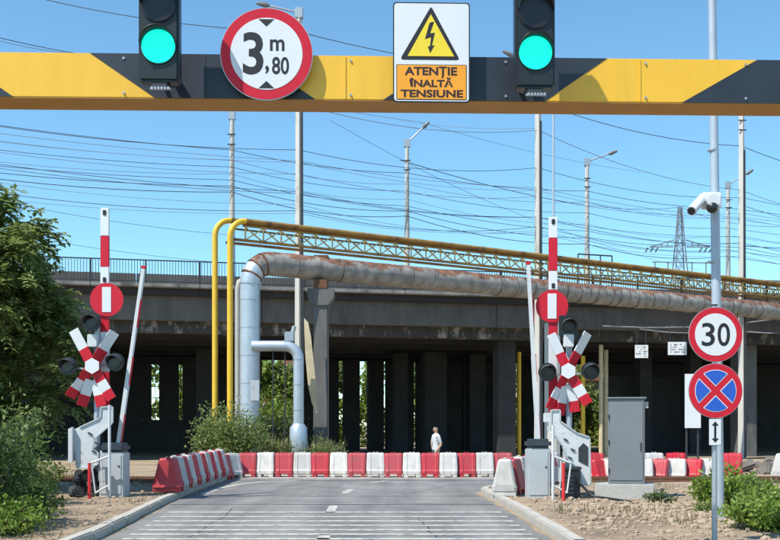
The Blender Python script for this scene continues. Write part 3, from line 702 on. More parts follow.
b = MB(); a = P(547, 418, 17.9); b.bbox(a+Vector((-.06,-.05,-.08)), a+Vector((.06,.05,.09)), .01); o = b.build('camera_box', GWHT)
b2 = MB(); b2.tube([a+Vector((.0,0,-.08)), a+Vector((.02,0,-.2)), a+Vector((.13,0,-.35)), P(553,436,17.4)], .02, 8); b2.build('conduit', GWHT, o)
tag(o, 'small white sensor box with bent conduit above the right barrier drive', 'sensor')
# grey control cabinet on its concrete plinth
c = P(625.5, 400, 17.6); c.z = float(gz(c.x, c.y)); t = empty('control_cabinet', c, R(-14), 'tall grey metal control cabinet on a pale concrete plinth', 'cabinet')
b = MB(); b.bbox((-.53, -.12, -.1), (.5, .62, .27), .02); b.build('plinth', CONL, t)
zt_ = EYE+(HZ-399)*17.6/F-c.z
b = MB(); b.bbox((-.30, 0, .271), (.33, .42, zt_), .012); bo = b.build('body', CABG, t)
b = MB(); b.bbox((-.27, -.014, .33), (.30, -.0005, zt_-.05), .006); dr = b.build('door', CABG, t)
b = MB(); b.bbox((.25, -.03, .85), (.275, -.0145, 1.0), .005); b.build('handle', STEEL, dr)
for z in (.5, 1.0, 1.45): b = MB(); b.tube([(-.285,-.02,z-.04),(-.285,-.02,z+.04)], .012, 8); b.build('hinge', STEEL, dr)
b = MB(); b.bbox((-.33, -.03, zt_+.0005), (.36, .45, zt_+.035), .01); b.build('roof', CABG, t)
b = MB(); b.box((.331, .05, zt_-.16), (.39, .16, zt_-.05)); b.build('side_box', GGRY, t)

# ------------------------------------------------------------------ plastic road barriers
def barrier_mesh(L, h, m, name, amp=0):
    b = MB(); st = [(-L/2, .80, .94), (-L/2+.03, .97, 1), (-L*.30, 1.0, 1), (-L*.24, .93, 1), (L*.24, .93, 1), (L*.30, 1.0, 1), (L/2-.03, .97, 1), (L/2, .80, .94)]
    prof = [(-.27,.09),(-.27,.17),(-.245,.21),(-.155,h-.06),(-.135,h-.015),(-.11,h),(.11,h),(.135,h-.015),(.155,h-.06),(.245,.21),(.27,.17),(.27,.09)]
    n = len(prof); vs = []; fs = []
    for x, sy, sz in st:
        for y, z in prof: vs.append((x*(1+amp*(math.sin(math.pi*min(1,(z-.09)/(h-.1)*1.05))-.35)), y*sy, .09+(z-.09)*sz))
    for i in range(len(st)-1):
        for j in range(n): fs.append((i*n+j, i*n+(j+1)%n, (i+1)*n+(j+1)%n, (i+1)*n+j)[::-1])
    fs += [list(range(n)), list(range((len(st)-1)*n, len(st)*n))[::-1]]
    b.add(vs, [f[::-1] for f in fs], 0)
    for x0, x1 in ((-L/2+.02,-L*.2),(L*.2,L/2-.02)): b.bbox((x0,-.262,0),(x1,.262,.0895), .015)
    b.bbox((-L*.13, -.05, h-.001), (-L*.02, .05, h+.022), .01); b.bbox((L*.06, -.03, h-.001), (L*.12, .03, h+.03), .008)
    return b.mesh(name, m)
BM = {('r',.7): barrier_mesh(.475,.64,BRRD,'barrier',-.12), ('w',.7): barrier_mesh(.485,.65,BRWH,'barrier',.11), ('r',.55): barrier_mesh(.475,.56,BRRD,'barrier',-.1), ('w',.55): barrier_mesh(.485,.57,BRWH,'barrier',.1)}
CN = {'r':'red', 'w':'white'}
def barrier(c, x, y, rz, label, group, h=.7, z=None):
    o = link('plastic_barrier', BM[(c,h)], None, (x, y, float(gz(x, y)) if z is None else z), rz+random.uniform(-.05,.05))
    o.rotation_euler[0] = random.uniform(-.015,.015); o.rotation_euler[1] = random.uniform(-.02,.02)
    tag(o, label, 'road barrier', group); return o
# left row along the kerb, curving into the row across the road
ls_ = 'rwrwrwrwrwrw'; ly = np.linspace(19.0, 25.15, 12)
for i, (c, y) in enumerate(zip(ls_, ly)):
    x = lk(y)-.19
    if i == 0: lab = 'nearest red plastic barrier of the left row beside the kerb, seen end on'
    else: lab = f'{CN[c]} plastic barrier, {ORD[i]} from the front in the left kerbside row'
    barrier(c, float(x), float(y), R(90)+R(3), lab, 'barriers of the left kerbside row', z=.132)
for c, x, y, rz, lab in (('r',-4.33,25.68,78,'red plastic barrier turning the corner, nearer of the two at the left bend'),('w',-4.2,26.28,48,'white plastic barrier turning the corner, farther of the two at the left bend')):
    barrier(c, x, y, R(rz), lab, 'barriers at the left bend', z=-.0)
# far row across the end of the road
for i in range(15):
    u = 248+i*18.2; c = 'rw'[i % 2]; y = 26.75+.12*math.sin(i*.5)+random.uniform(-.03,.03); x = (u-390)/F*y
    barrier(c, x, y, R(2), f'{CN[c]} plastic barrier, {ORD[i]} from the left in the row across the road', 'barriers of the row across the road', z=.012)
# right group: end on by the kerb, then behind the gate
for i in range(9):
    c = 'wr'[i % 2]; y = 18.5+i*.54; x = 2.12+i*.20
    lab = 'white plastic barrier seen end on at the right kerb end, front of its row' if i == 0 else f'{CN[c]} plastic barrier, {ORD[i]} from the front in the right kerbside row'
    o = barrier(c, x, y, R(83) if i == 0 else R(70), lab, 'barriers of the right kerbside row'); o.scale = (1, .84, 1.04)
fr = [(580,'w'),(597,'r'),(611,'w'),(629,'r'),(643,'w'),(659,'r'),(676,'w'),(693,'r'),(709,'w')]
for i, (u, c) in enumerate(fr):
    y = 24.9+(u-597)*.004; x = (u-390)/F*y
    barrier(c, x, y, R([40,35,25,10,-10,-25,-20,-25,-20][i]), f'low {CN[c]} plastic barrier, {ORD[i]} from the left in the curved row behind the grey cabinet', 'low barriers behind the cabinet', .55, z=-.02)
for i, (u, c, y, rz) in enumerate(((594,'r',27.6,10),(654,'w',27.6,5),(676,'r',27.4,-4),(732.5,'r',26.9,-8),(783,'w',25.0,60))):
    x = (u-390)/F*y
    barrier(c, x, y, R(rz), ['red plastic barrier standing behind the right crossing gate arm','white plastic barrier just right of the cabinet, in the rear row','red plastic barrier behind the low row, between the cabinet and the sign post','single red plastic barrier right of the sign post','white plastic barrier at the right edge of the photo'][i], 'single barriers on the right')
# ------------------------------------------------------------------ road bridge
BO = Vector((-9.03, 47.5, 0)); BA = R(12); bc_, bs_ = math.cos(BA), math.sin(BA)
def bxu(u, y):
    k = (u-390)/F; return (k*(BO.y+y*bc_)-BO.x+y*bs_)/(bc_-k*bs_)
bridge = empty('road_bridge', BO, BA, 'long dark concrete road bridge crossing behind the level crossing', 'bridge')
X0, X1 = -45, 75
def part(name, m, a, b_, parent=None, bev=.02):
    q = MB(); q.bbox(a, b_, bev); return q.build(name, m, parent or bridge)
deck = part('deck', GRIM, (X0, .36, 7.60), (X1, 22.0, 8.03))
x = X0
while x < X1:                                             # edge slabs with joints
    part('edge_slab', EDGE, (x+.01, -.05, 7.90), (x+4.99, .355, 8.07), deck); x += 5
x = X0
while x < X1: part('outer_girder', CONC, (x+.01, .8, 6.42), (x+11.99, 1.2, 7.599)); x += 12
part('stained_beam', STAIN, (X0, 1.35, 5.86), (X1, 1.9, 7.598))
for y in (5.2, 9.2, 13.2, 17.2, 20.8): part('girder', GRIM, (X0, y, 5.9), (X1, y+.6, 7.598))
x = X0
while x < X1: part('road_parapet', CONC, (x+.02, 1.4, 8.031), (x+5.98, 1.7, 8.72), deck); x += 6
part('road_parapet', CONC, (X0, 20.2, 8.031), (X1, 20.5, 8.75), deck)
rail = MB(); rail.bar((X0, .12, 9.17), (X1, .12, 9.17), .06, .05); rail.bar((X0, .12, 8.17), (X1, .12, 8.17), .04, .04); rail = rail.build('railing', RAILM, bridge)
pm = MB(); pm.bar((0,0,8.07), (0,0,9.15), .08, .08); pm = pm.mesh('post', RAILM)
bmn = MB(); bmn.bar((0,0,8.19), (0,0,9.15), .026, .026); bmn = bmn.mesh('bar', RAILM)
x = X0
while x < X1: link('post', pm, rail, (x, .12, 0)); x += 2.5
nb = 0; far = MB(); x = X0
while x < X1:
    u_ = None
    if -8.5 < x < 9 : link('bar', bmn, rail, (x, .12, 0)); nb += 1
    else: far.bar((x,.12,8.19), (x,.12,9.15), .026, .026)
    x += .135
o = far.build('distant_bars', RAILM, rail); o['kind'] = 'stuff'
# piers and infill walls standing under the far side; the gaps show the greenery beyond
GZ = -.5
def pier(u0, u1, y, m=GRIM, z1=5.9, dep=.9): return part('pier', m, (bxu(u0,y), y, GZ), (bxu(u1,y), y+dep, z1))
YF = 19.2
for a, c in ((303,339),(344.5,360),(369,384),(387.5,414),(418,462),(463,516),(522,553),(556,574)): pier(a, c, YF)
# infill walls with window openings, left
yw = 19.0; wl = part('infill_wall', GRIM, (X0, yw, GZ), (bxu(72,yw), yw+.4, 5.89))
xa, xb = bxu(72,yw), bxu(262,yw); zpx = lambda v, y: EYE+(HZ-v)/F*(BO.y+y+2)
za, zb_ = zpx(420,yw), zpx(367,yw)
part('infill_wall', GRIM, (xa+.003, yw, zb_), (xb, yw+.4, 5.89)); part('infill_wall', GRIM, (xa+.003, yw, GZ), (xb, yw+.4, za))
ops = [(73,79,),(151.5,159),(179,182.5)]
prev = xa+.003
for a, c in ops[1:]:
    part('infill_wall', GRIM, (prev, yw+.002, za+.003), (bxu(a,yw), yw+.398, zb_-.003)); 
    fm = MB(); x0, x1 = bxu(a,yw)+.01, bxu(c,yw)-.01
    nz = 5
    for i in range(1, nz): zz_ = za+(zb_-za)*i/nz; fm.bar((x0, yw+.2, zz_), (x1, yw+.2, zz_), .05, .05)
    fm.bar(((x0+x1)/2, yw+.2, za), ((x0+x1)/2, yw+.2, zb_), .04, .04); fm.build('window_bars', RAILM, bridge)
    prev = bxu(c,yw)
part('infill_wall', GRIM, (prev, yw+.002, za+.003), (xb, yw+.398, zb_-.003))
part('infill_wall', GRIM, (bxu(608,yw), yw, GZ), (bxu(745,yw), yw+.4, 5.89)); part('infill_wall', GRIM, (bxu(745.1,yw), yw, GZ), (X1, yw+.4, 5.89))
part('infill_wall', GRIM, (bxu(606,9), 9.1, GZ), (bxu(700,9), 9.4, 4.4))
for u0, u1, y, m_ in ((425,447,11,GRIM),(470,486,12,GRIM),(498,516,2.2,GRIM),(395,408,12,GRIM),(196,214,11,GRIM),(88,104,11,GRIM),(20,40,11,GRIM),(739,757,2.0,PILL),(905,925,2,PILL),(640,652,7.5,GRIM),(690,702,7.5,GRIM)): pier(u0, u1, y, m_, 5.87)
# cable conduits and boards hung on the right of the bridge
for v0, v1, u0, u1 in ((326,327,603,690),(329,333,640,690),(324,314,735,800),(331,333,735,800)):
    a, c = P(u0, v0, 50.6+(u0-600)*.012), P(u1, v1, 50.6+(u1-600)*.012); m_ = a.lerp(c,.5)-Vector((0,0,.06))
    b = MB(); b.tube([a, m_, c], .035, 6); o = b.build('hung_conduit', GALV)
    tag(o, f'thin pale conduit under the bridge girder, {"between the gate and the speed sign" if u0 < 700 else "at the far right"}, {"upper" if v0 in (326,324) else "lower"} one', 'conduit')
def MK(u0, u1, v0, v1):
    out = []; v = v0+.6
    while v < v1-1:
        u = u0+random.uniform(0,1)
        while u < u1-1:
            w_ = random.uniform(.6,2.2); out.append((u, min(u+w_, u1), v, v+random.uniform(.7,1.3))) if random.random() < .75 else None; u += w_+.5
        v += random.uniform(2.0,2.6)
    return out
MARK = mat('board_marks', (.08,.08,.09), .7)
for nm, u0, u1, v0, v1, lab, marks in (('notice_board',635,648,345,358,'small white square notice under the bridge left of the speed sign',MK(636,647,346,357)),
                               ('notice_board',668,686.5,342,355,'white board with grey marks partly hidden by the 30 sign',MK(669.5,685,343.5,354)),
                               ('white_panel',685,700.5,374,428,'plain tall white panel behind the no stopping sign',[])):
    d = 50.3 if nm == 'notice_board' else 30.0; c = P((u0+u1)/2, v1, d); l = lambda u, v: ((u-390)/F*d-c.x, EYE+(HZ-v)/F*d-c.z)
    t = empty(nm, c, 0, lab, 'board')
    (x0, z0), (x1, z1) = l(u0, v1), l(u1, v0)
    b = MB(); b.box((x0, -.03, z0), (x1, .03, z1)); b.build('board', SWHT, t)
    mkb = MB()
    for q in marks:
        (xa_, za_), (xb2, zb2) = l(q[0], q[3]), l(q[1], q[2]); mkb.box((xa_, -.036, za_), (xb2, -.0305, zb2))
    if marks: mkb.build('printed_marks', MARK, t)['kind'] = 'stuff'
    b = MB()
    if nm == 'white_panel':
        for xx in (x0+.06, x1-.06): b.bar((xx, .06, -c.z-.3), (xx, .06, z1), .05, .05)
    else:
        for xx in (x0+.1, x1-.1): b.bar((xx, .04, z1-.1), (xx, .04, 6.5-c.z), .03, .03)
    b.build('hanger', STEEL, t)

# ------------------------------------------------------------------ heating pipe and gas pipe truss
PD = Vector((23.9, 15.0, 0)).normalized(); PS = Vector((-5.04, 36, 0)); PZ = 7.27
PN = Vector((-PD.y, PD.x, 0))
def along(s, z, off=0): p = PS+PD*s+PN*off; return Vector((p.x, p.y, z))
hp = empty('heating_pipe', (PS.x, PS.y, -.3), 0, 'thick pale insulated heating pipe with rusty bands running overhead to the right', 'pipe')
hl = lambda p: Vector(p)-Vector((PS.x, PS.y, -.3))
# elbow from the riser into the run
Rb = .80; arc = []
for i in range(9):
    a = math.pi/2*i/8; arc.append(along(Rb-Rb*math.cos(a), PZ-Rb+Rb*math.sin(a)))
for i in range(4):
    b = MB(); b.tube([hl(p) for p in arc[2*i:2*i+3]], [.37+.07*j/8 for j in range(2*i, 2*i+3)], 24, caps=False); b.build('elbow_segment', PIPE if i > 1 else SILV, hp)
    b = MB(); p = arc[2*i]; q = arc[2*i+1]; dv = (q-p).normalized(); r_ = .37+.07*2*i/8
    b.tube([hl(p-dv*.03), hl(p+dv*.03)], r_+.012, 24); b.build('seam_band', RUST if i > 0 else GALV, hp)
zv = PZ-Rb; segs = [(zv, 5.9), (5.9, 4.9), (4.9, 3.9), (3.9, 2.9), (2.9, 1.9), (1.9, -.35)]
for a, c in segs:
    b = MB(); b.tube([hl((PS.x, PS.y, a-.008)), hl((PS.x, PS.y, c+.008))], .36, 24); b.build('riser_section', SILV, hp)
    b = MB(); b.tube([hl((PS.x, PS.y, a+.02)), hl((PS.x, PS.y, a-.02))], .368, 24); b.build('seam_band', GALV, hp)
s = Rb; i = 0; LEN = 34
while s < LEN:
    wr = s > 15; L = random.uniform(.42, .62) if wr else random.uniform(.78, 1.05); r_ = .44+random.uniform(-.022,.022)*(1 if wr else .3); dz = random.uniform(-.02,.02)*(1 if wr else .3)
    b = MB(); b.tube([hl(along(s+.005, PZ+dz)), hl(along(s+L*.5, PZ+dz-.01)), hl(along(s+L-.005, PZ+dz))], [r_*(.965 if wr else .99), r_, r_*random.uniform(.97,1.02)], 24); b.build('cladding_section', PIPE, hp)
    if random.random() < .6:
        b = MB(); wb = random.uniform(.015,.035); b.tube([hl(along(s-wb, PZ+dz)), hl(along(s+wb, PZ+dz))], r_+.006, 24); b.build('rusty_band', PBAND, hp)
    s += L; i += 1
# saddles on the supports
sup = [(2.9, 'near'), (14.3, ''), (31.0, '')]
# pale thin riser left of it
b = MB(); x = PS+Vector((-.47,.1,0)); b.tube([(x.x,x.y,-.35),(x.x,x.y,6.3),(x.x+.05,x.y+.02,6.55),(x.x+.3,x.y+.15,6.7)], .11, 12)
tag(b.build('thin_riser', CONL), 'thin pale pipe rising along the left of the silver riser', 'pipe')
# branch pipe
bp0 = Vector((PS.x, PS.y-.05, 0)); d = 35.7
pts = [P(252,346,d), P(285,346,d)]; 
c0 = P(285,358.5,d); 
for i in range(1,7): a = math.pi/2*i/6; pts.append(P(285+13.5*math.sin(a), 359.5-13.5*math.cos(a), d))
br = empty('branch_pipe', (pts[-1].x, d, -.3), 0, 'thinner silver branch pipe bending down into the bushes', 'pipe'); bl = lambda p: Vector(p)-Vector((pts[-1].x, d, -.3))
b = MB(); b.tube([bl(pts[0]), bl(pts[1])], .19, 20); b.build('horizontal_section', SILV, br)
b = MB(); b.tube([bl(p) for p in pts[1:]], .195, 20); b.build('elbow', SILV, br)
z = pts[-1].z; 
while z > 1.0:
    b = MB(); b.tube([bl((pts[-1].x, d, z)), bl((pts[-1].x, d, max(z-.9, .95)))], .19, 20); b.build('riser_section', SILV, br)
    b = MB(); b.tube([bl((pts[-1].x, d, z+.015)), bl((pts[-1].x, d, z-.02))], .2, 20); b.build('seam_band', GALV, br); z -= .9
b = MB(); b.tube([bl((pts[-1].x, d, 1.45)), bl((pts[-1].x, d, 1.3)), bl((pts[-1].x, d, .8)), bl((pts[-1].x, d, -.35))], [.2,.31,.33,.30], 20); b.build('flared_foot', SILV, br)
q = P(289.5, 336, d); b = MB(); b.bbox(bl(q+Vector((-.17,-.1,-.2))), bl(q+Vector((.17,.1,.15))), .02); b.tube([bl(q+Vector((.1,0,.1))), bl(q+Vector((.18,0,.35)))], .08, 10); b.build('valve_box', GALV, br)
for u in (273, 285): b = MB(); b.tube([bl(P(u,352,d)), bl((P(u,352,d).x, d, .5))], .025, 6); b.build('stay', STEEL, br)
b = MB(); q = P(255,391,35.6); b.bbox(q+Vector((-.16,-.05,-.35)), q+Vector((.16,.02,.38)), .01); o = b.build('meter_cabinet', GGRY)
tag(o, 'small pale box fixed to the silver riser above the bushes', 'box')
# concrete supports
for i, (s_, _) in enumerate(sup):
    p = along(s_, 0); t = empty('pipe_support', (p.x, p.y, -.3), math.atan2(PD.y, PD.x)*(0 if i == 0 else 1), ['grey concrete pillar nearest the silver riser, carrying the heating pipe','slim concrete post under the heating pipe behind the right gate','grey concrete pillar under the heating pipe right of the speed sign'][i], 'pillar', 'pillars carrying the heating pipe')
    hw = (.27, .14, .40)[i]
    b = MB(); b.bbox((-hw, -.38, -.2), (hw, .38, 6.35), .03); b.build('shaft', PILL if i != 1 else POLE, t)
    b = MB(); b.prism([(-hw,6.15),(hw,6.15),(hw+.22,6.45),(hw+.22,6.78),(-hw-.22,6.78),(-hw-.22,6.45)], -.45, .45); b.build('cap', PILL, t)
    b = MB(); b.box((-.25,-.47,6.781), (.25,.47,7.1)); b.build('saddle', RUST, t)
    b = MB(); b.bbox((-.28,-.16,7.72), (.28,.5,8.06), .02); b.build('truss_rest', RUST, t)
# tarp on the first pillar
dpt = 36.5; b = MB(); pl = [(304,318),(308,322),(311,337),(315.5,380),(317,414),(312,404),(308,385),(305,353)]
b.prism([((u-390)/F*dpt, EYE+(HZ-v)/F*dpt) for u, v in pl], dpt, dpt+.05)
tag(b.build('hanging_tarp', TARP), 'narrow cream tarp hanging on the near concrete pillar', 'tarp')
# yellow gas pipes and lattice truss
TZ, BZ = 8.80, 8.10
gp = empty('gas_pipe_truss', (-5.76, 36, -.3), 0, 'pair of yellow gas pipes rising and running right on a lattice truss', 'pipe'); gl = lambda p: Vector(p)-Vector((-5.76, 36, -.3))
def galong(s, z, off=0): p = Vector((-5.76, 36, 0))+PD*s+PN*off; return Vector((p.x, p.y, z))
for k_, (off, zz_, s0) in enumerate(((0, TZ, 0), (.72, TZ+.12, -.28))):
    Rb2 = .62; pts = [galong(s0, -.35, off), galong(s0, 3.5, off), galong(s0, zz_-Rb2, off)]
    b = MB(); b.tube([gl(p) for p in pts], .105, 14); b.build('riser', YPIP, gp)
    arc = [galong(s0+Rb2-Rb2*math.cos(math.pi/2*i/10), zz_-Rb2+Rb2*math.sin(math.pi/2*i/10), off) for i in range(11)]
    b = MB(); b.tube([gl(p) for p in arc], .105, 14); b.build('bend', YPIP, gp)
    s = s0+Rb2
    while s < 36:
        b = MB(); b.tube([gl(galong(s, zz_, off)), gl(galong(s+5.99, zz_, off))], .105, 14); b.build('run', YRUSTSHADE, gp); s += 6
ZT = TZ-.17
for off in (.0, .72):
    b = MB(); b.bar(gl(galong(.15, BZ, off)), gl(galong(36, BZ, off)), .09, .09); b.bar(gl(galong(.5, ZT, off)), gl(galong(36, ZT, off)), .06, .06); b.build('chord', YRUSTSHADE, gp)
bay = .72
xm = MB(); bayv = PD*bay
xm.bar((0,0,BZ), (0,0,ZT), .055, .055); xm.bar((0,0,BZ+.02), bayv+Vector((0,0,ZT-.02)), .055, .04); xm.bar(Vector((0,0,ZT-.02))+PN*.05, bayv+Vector((0,0,BZ+.02))+PN*.05, .055, .04)
XY = mat('lattice_paint', (.62,.43,.13), .7, var=.2, vscale=2, col2=(.16,.08,.04), thr=.55, c2scale=1.5, world=True)
xm = xm.mesh('lattice_bay', XY)
for off in (.0,):
    s = .6
    while s < 35:
        p = gl(galong(s, 0, off)); link('lattice_bay', xm, gp, p); s += bay
# dashed walkway plates under the truss at the right
# ------------------------------------------------------------------ lamp posts, masts, wires, pylon
LAMPH = mat('lamp_head', (.16,.17,.18), .5)
def lamp_post(u, vtop, d, zb, r0, r1, arm, label, grp='lamp posts along the bridge', H=False):
    tp = P(u, vtop, d); c = Vector((tp.x, d, zb)); t = empty('lamp_post', c, 0, label, 'lamp post', grp); l = lambda p: Vector(p)-c
    h = tp.z-zb
    b = MB()
    if H:
        b.tube([(0,0,-.1), (0,0,h)], [r0, r1], 4, smooth=False, twist=R(8)); b.build('shaft', POLE, t)
        b = MB(); b.bar((r0*.9,-r0*.3,0), (r1*.9,-r1*.3,h*.86), .09, .07); b.build('cable_duct', STEEL, t)
    else:
        b.tube([(0,0,-.1), (0,0,h)], [r0, r1], 10); b.build('shaft', POLE, t)
    b = MB(); b.bbox((-.17,-.12,h-.35), (.17,.12,h+.08), .02); b.build('head_bracket', GALV, t)
    if arm:
        a = l(P(arm[0], arm[1], d)); b = MB(); s0 = Vector((0,0,h-.1)); b.tube([s0, s0.lerp(a,.72)], .04, 8); b.build('arm', GALV, t)
        q0, q1 = s0.lerp(a,.70), a; b = MB(); b.tube([q0, q0.lerp(q1,.3), q1], [.05,.12,.07], 10); b.build('lamp_head', LAMPH, t)
    for dz in (1.1, 1.6): 
        b = MB(); b.bar((-.2,-.13,h-dz), (.2,-.13,h-dz), .05, .05); b.build('crossarm', STEEL, t)
    return t
LP = [(232,113,50,8.03),(407,141,55,8.03),(587,160,58.4,8.03),(728,183,64,8.03)]
lamp_post(232,113,50,8.03,.17,.11,(234,100),'concrete lamp post on the bridge left of the yellow pipe truss')
lamp_post(407,141,55,8.03,.17,.11,(429,122),'concrete lamp post on the bridge left of the right traffic light')
lamp_post(587,160,58.4,8.03,.17,.11,(617,151),'concrete lamp post on the bridge just right of the right gate boom')
lamp_post(728,183,64,8.03,.17,.11,(753,170),'farthest concrete lamp post on the bridge, right of the camera pole')
G2 = 'tall square concrete poles behind the pipe'
lamp_post(299,10,41,-.3,.19,.13,(257,3),'tall square concrete pole beside the yellow truss with lamp above the height sign',G2,True)
lamp_post(538,66,47,-.3,.19,.14,(503,51),'tall square concrete pole left of the right gate boom',G2,True)
lamp_post(741.5,100,52.3,-.3,.2,.15,None,'tall square concrete pole right of the camera pole',G2,True)
c = P(553.5, 100, 44); b = MB(); b.tube([(c.x,44,-.3), (c.x,44,c.z)], [.06,.05], 10)
tag(b.build('slender_mast', GALVB), 'slender bare steel mast rising right above the right gate boom', 'mast')

def wire(nodes, sag, label, r=.016, m=None):
    pts = []
    for i in range(len(nodes)-1):
        a, c = P(*nodes[i]), P(*nodes[i+1])
        for k_ in range(12 if i < len(nodes)-2 else 13):
            f = k_/12; p = a.lerp(c, f); p.z -= 4*sag*f*(1-f); pts.append(p)
    b = MB(); b.tube(pts, r, 5); tag(b.build('overhead_wire', m or WIRE), label, 'wire', 'overhead wires')
v232 = [150,160,167,174,180,186,192]; vL = [118,134,146,158,166,170,173]; v407 = [173,184,191,199,206,211,216]; v587 = [191,202,213,224,231,238,244]; v728 = [208,218,228,236,243,250,256]
for i in range(7):
    wire([(-160,vL[i]-18,44),(232,v232[i],50-.17),(407,v407[i],55-.17),(587,v587[i],58.2),(728,v728[i],63.8),(1000,v728[i]+22,72)], [.25,.35,.3,.4,.25,.35,.45][i],
         f'{ORD[i]} from the top of the bundle of wires strung along the bridge lamp posts', [.016,.012,.014,.011,.014,.017,.019][i], [WIRE,WIRL,WIRE,WIRL,WIRE,WIRE,WIRE][i])
ex = [([(-60,22,40),(100,55,45),(420,122,60),(640,172,80)], .3, 'thin wire descending from the left beam end across the middle sky', .012, WIRL),
      ([(30,-4,40),(300,32,41),(538,70,47)], .3, 'wire above the gantry beam passing the left traffic light', .016, WIRE),
      ([(-60,22,40),(140,62,45),(299,112,41)], .2, 'wire meeting the top of the beam at the left yellow stripe', .016, WIRE),
      ([(299,104,41),(538,130,47),(741,190,52.3),(900,220,58)], .5, 'wire strung between the tall square concrete poles', .014, WIRL),
      ([(520,95,50),(741,146,52.3),(960,200,60)], .5, 'wire sagging right from below the beam past the camera pole', .018, WIRE),
      ([(400,160,70),(680,207,150)], 1.5, 'power line ending at the top of the lattice pylon', .03, WIRE),
      ([(680,207,150),(830,222,110)], 1.5, 'power line leaving the pylon top to the right', .03, WIRE),
      ([(330,120,60),(540,222,80),(700,270,110)], .4, 'thin diagonal wire crossing the others in mid sky', .014, WIRL),
      ([(-50,190,44),(232,235,50)], .25, 'lowest faint wire above the tree on the left', .012, WIRL),
      ([(-50,222,46),(215,262,50)], .2, 'faint wire just above the bridge railing on the left', .012, WIRL),
      ([(741,205,52.3),(960,250,60)], .4, 'wire leaving the square pole at the right edge, upper', .014, WIRE),
      ([(741,246,52.3),(960,240,60)], .3, 'wire leaving the square pole at the right edge, lower', .016, WIRE),
      ([(400,120,56),(538,128,47)], .2, 'short faint wire under the beam between two poles', .011, WIRL)]
for i in range(9):
    v0 = 116+i*9.5+random.uniform(-3,3); d0 = 38+random.uniform(-2,6)
    dv1 = random.uniform(20,36); dv2 = dv1+random.uniform(14,30); dv3 = dv2+random.uniform(14,34)
    ex.append(([(-140,v0-14,38),(299,v0+dv1,41),(538,v0+dv2,47),(741.5,v0+dv3,52.3),(980,v0+dv3+random.uniform(10,40),60)], random.uniform(.2,.5), f'{ORD[i]} from the top of the loose wires strung between the tall square poles', random.choice((.009,.011,.013)), random.choice((WIRE,WIRL,WIRL))))
for a in ex: wire(*a)
# lattice pylon far away
d = 150; c = P(680,425,d); t = empty('lattice_pylon', (c.x, d, -.35), 0, 'distant steel lattice pylon with two slanted arms above the bridge', 'pylon'); l = lambda u, v, y=0: P(u, v, d)-Vector((c.x, d, -.35))+Vector((0,y,0))
PYL = mat('pylon_steel', (.20,.24,.28), .7, .3)
b = MB(); top = l(680,207); H = top.z
def pw(z): return .25+3.4*(1-z/H)**1.15
for sx in (-1,1):
    for sy in (-1,1):
        zs = np.linspace(0, H, 14)
        for i in range(13): b.bar((sx*pw(zs[i])*.85, sy*pw(zs[i])*.85, zs[i]), (sx*pw(zs[i+1])*.85, sy*pw(zs[i+1])*.85, zs[i+1]), .16, .16)
b.build('leg_frame', PYL, t); b = MB(); zs = [H*(1-(1-i/13)**1.25) for i in range(14)]
for i in range(13):
    for sy in (-1,1):
        w0, w1 = pw(zs[i])*.85, pw(zs[i+1])*.85
        b.bar((-w0, sy*w0, zs[i]), (w1, sy*w1, zs[i+1]), .08, .08); b.bar((w0, sy*w0, zs[i]), (-w1, sy*w1, zs[i+1]), .08, .08); b.bar((-w0, sy*w0, zs[i]), (w0, sy*w0, zs[i]), .08, .08)
b.build('bracing', PYL, t)
for sx in (-1, 1):
    b = MB(); e = l(680+sx*30, 247); a1 = l(680+sx*6, 240); a0 = l(680+sx*7, 247)
    b.bar(a1, e, .15, .15); b.bar(a0, e, .15, .15); 
    for f in (.25,.5,.75): b.bar(a1.lerp(e,f), a0.lerp(e,f), .12, .12)
    ar = b.build('crossarm', PYL, t)
    for k_ in range(3):
        q = l(680+sx*(22+5*k_), 247.5); b = MB(); b.tube([q, q+Vector((-.4,0,-.7))], .1, 6); b.build('insulator', STEEL, ar)
b = MB()
for u in (655,668,692,706): b.bar(l(u,262), l(u,275), .15, .15)
b.bar(l(652,262), l(710,263), .15, .15)
b.build('base_fence', PYL, t)
# small gantry frames on the bridge deck behind the truss
for i, (u0, u1) in enumerate(((578,612),)):
    d = 57; b = MB(); q0, q1 = P(u0,254,d), P(u1,256,d); b.bar(q0, q1, .07, .07)
    for f in (0,.33,.66,1): p = q0.lerp(q1,f); b.bar(p, (p.x, p.y, 8.03), .06, .06)
    tag(b.build('railing_frame', RAILM), 'low dark pipe frame standing on the bridge by the lamp post', 'railing')

# ------------------------------------------------------------------ vegetation
def leaf_mesh(name, P_, D_, U_, Ls, Ws, m, fold=.25):
    """many bent leaves: base P_, direction D_, up U_, length, width"""
    n = len(P_); D_ = D_/np.linalg.norm(D_, axis=1, keepdims=True)
    Sd = np.cross(D_, U_); Sd /= np.linalg.norm(Sd, axis=1, keepdims=True)+1e-9; Nn = np.cross(Sd, D_)
    L = Ls[:,None]; W_ = Ws[:,None]
    v = np.stack([P_, P_+D_*L*.45+Sd*W_*.5+Nn*W_*fold, P_+D_*L, P_+D_*L*.45-Sd*W_*.5+Nn*W_*fold], 1).reshape(-1, 3)
    i = np.arange(n)[:,None]*4
    f = np.concatenate([i+[[0,1,2]], i+[[0,2,3]]], 1).reshape(-1, 3)
    me = bpy.data.meshes.new(name); me.vertices.add(len(v)); me.vertices.foreach_set('co', v.ravel())
    me.loops.add(f.size); me.loops.foreach_set('vertex_index', f.ravel().astype(np.int32))
    me.polygons.add(len(f)); me.polygons.foreach_set('loop_start', np.arange(0, f.size, 3, dtype=np.int32)); me.polygons.foreach_set('loop_total', np.full(len(f), 3, np.int32))
    me.materials.append(m); me.update(calc_edges=True); me.validate(); return me
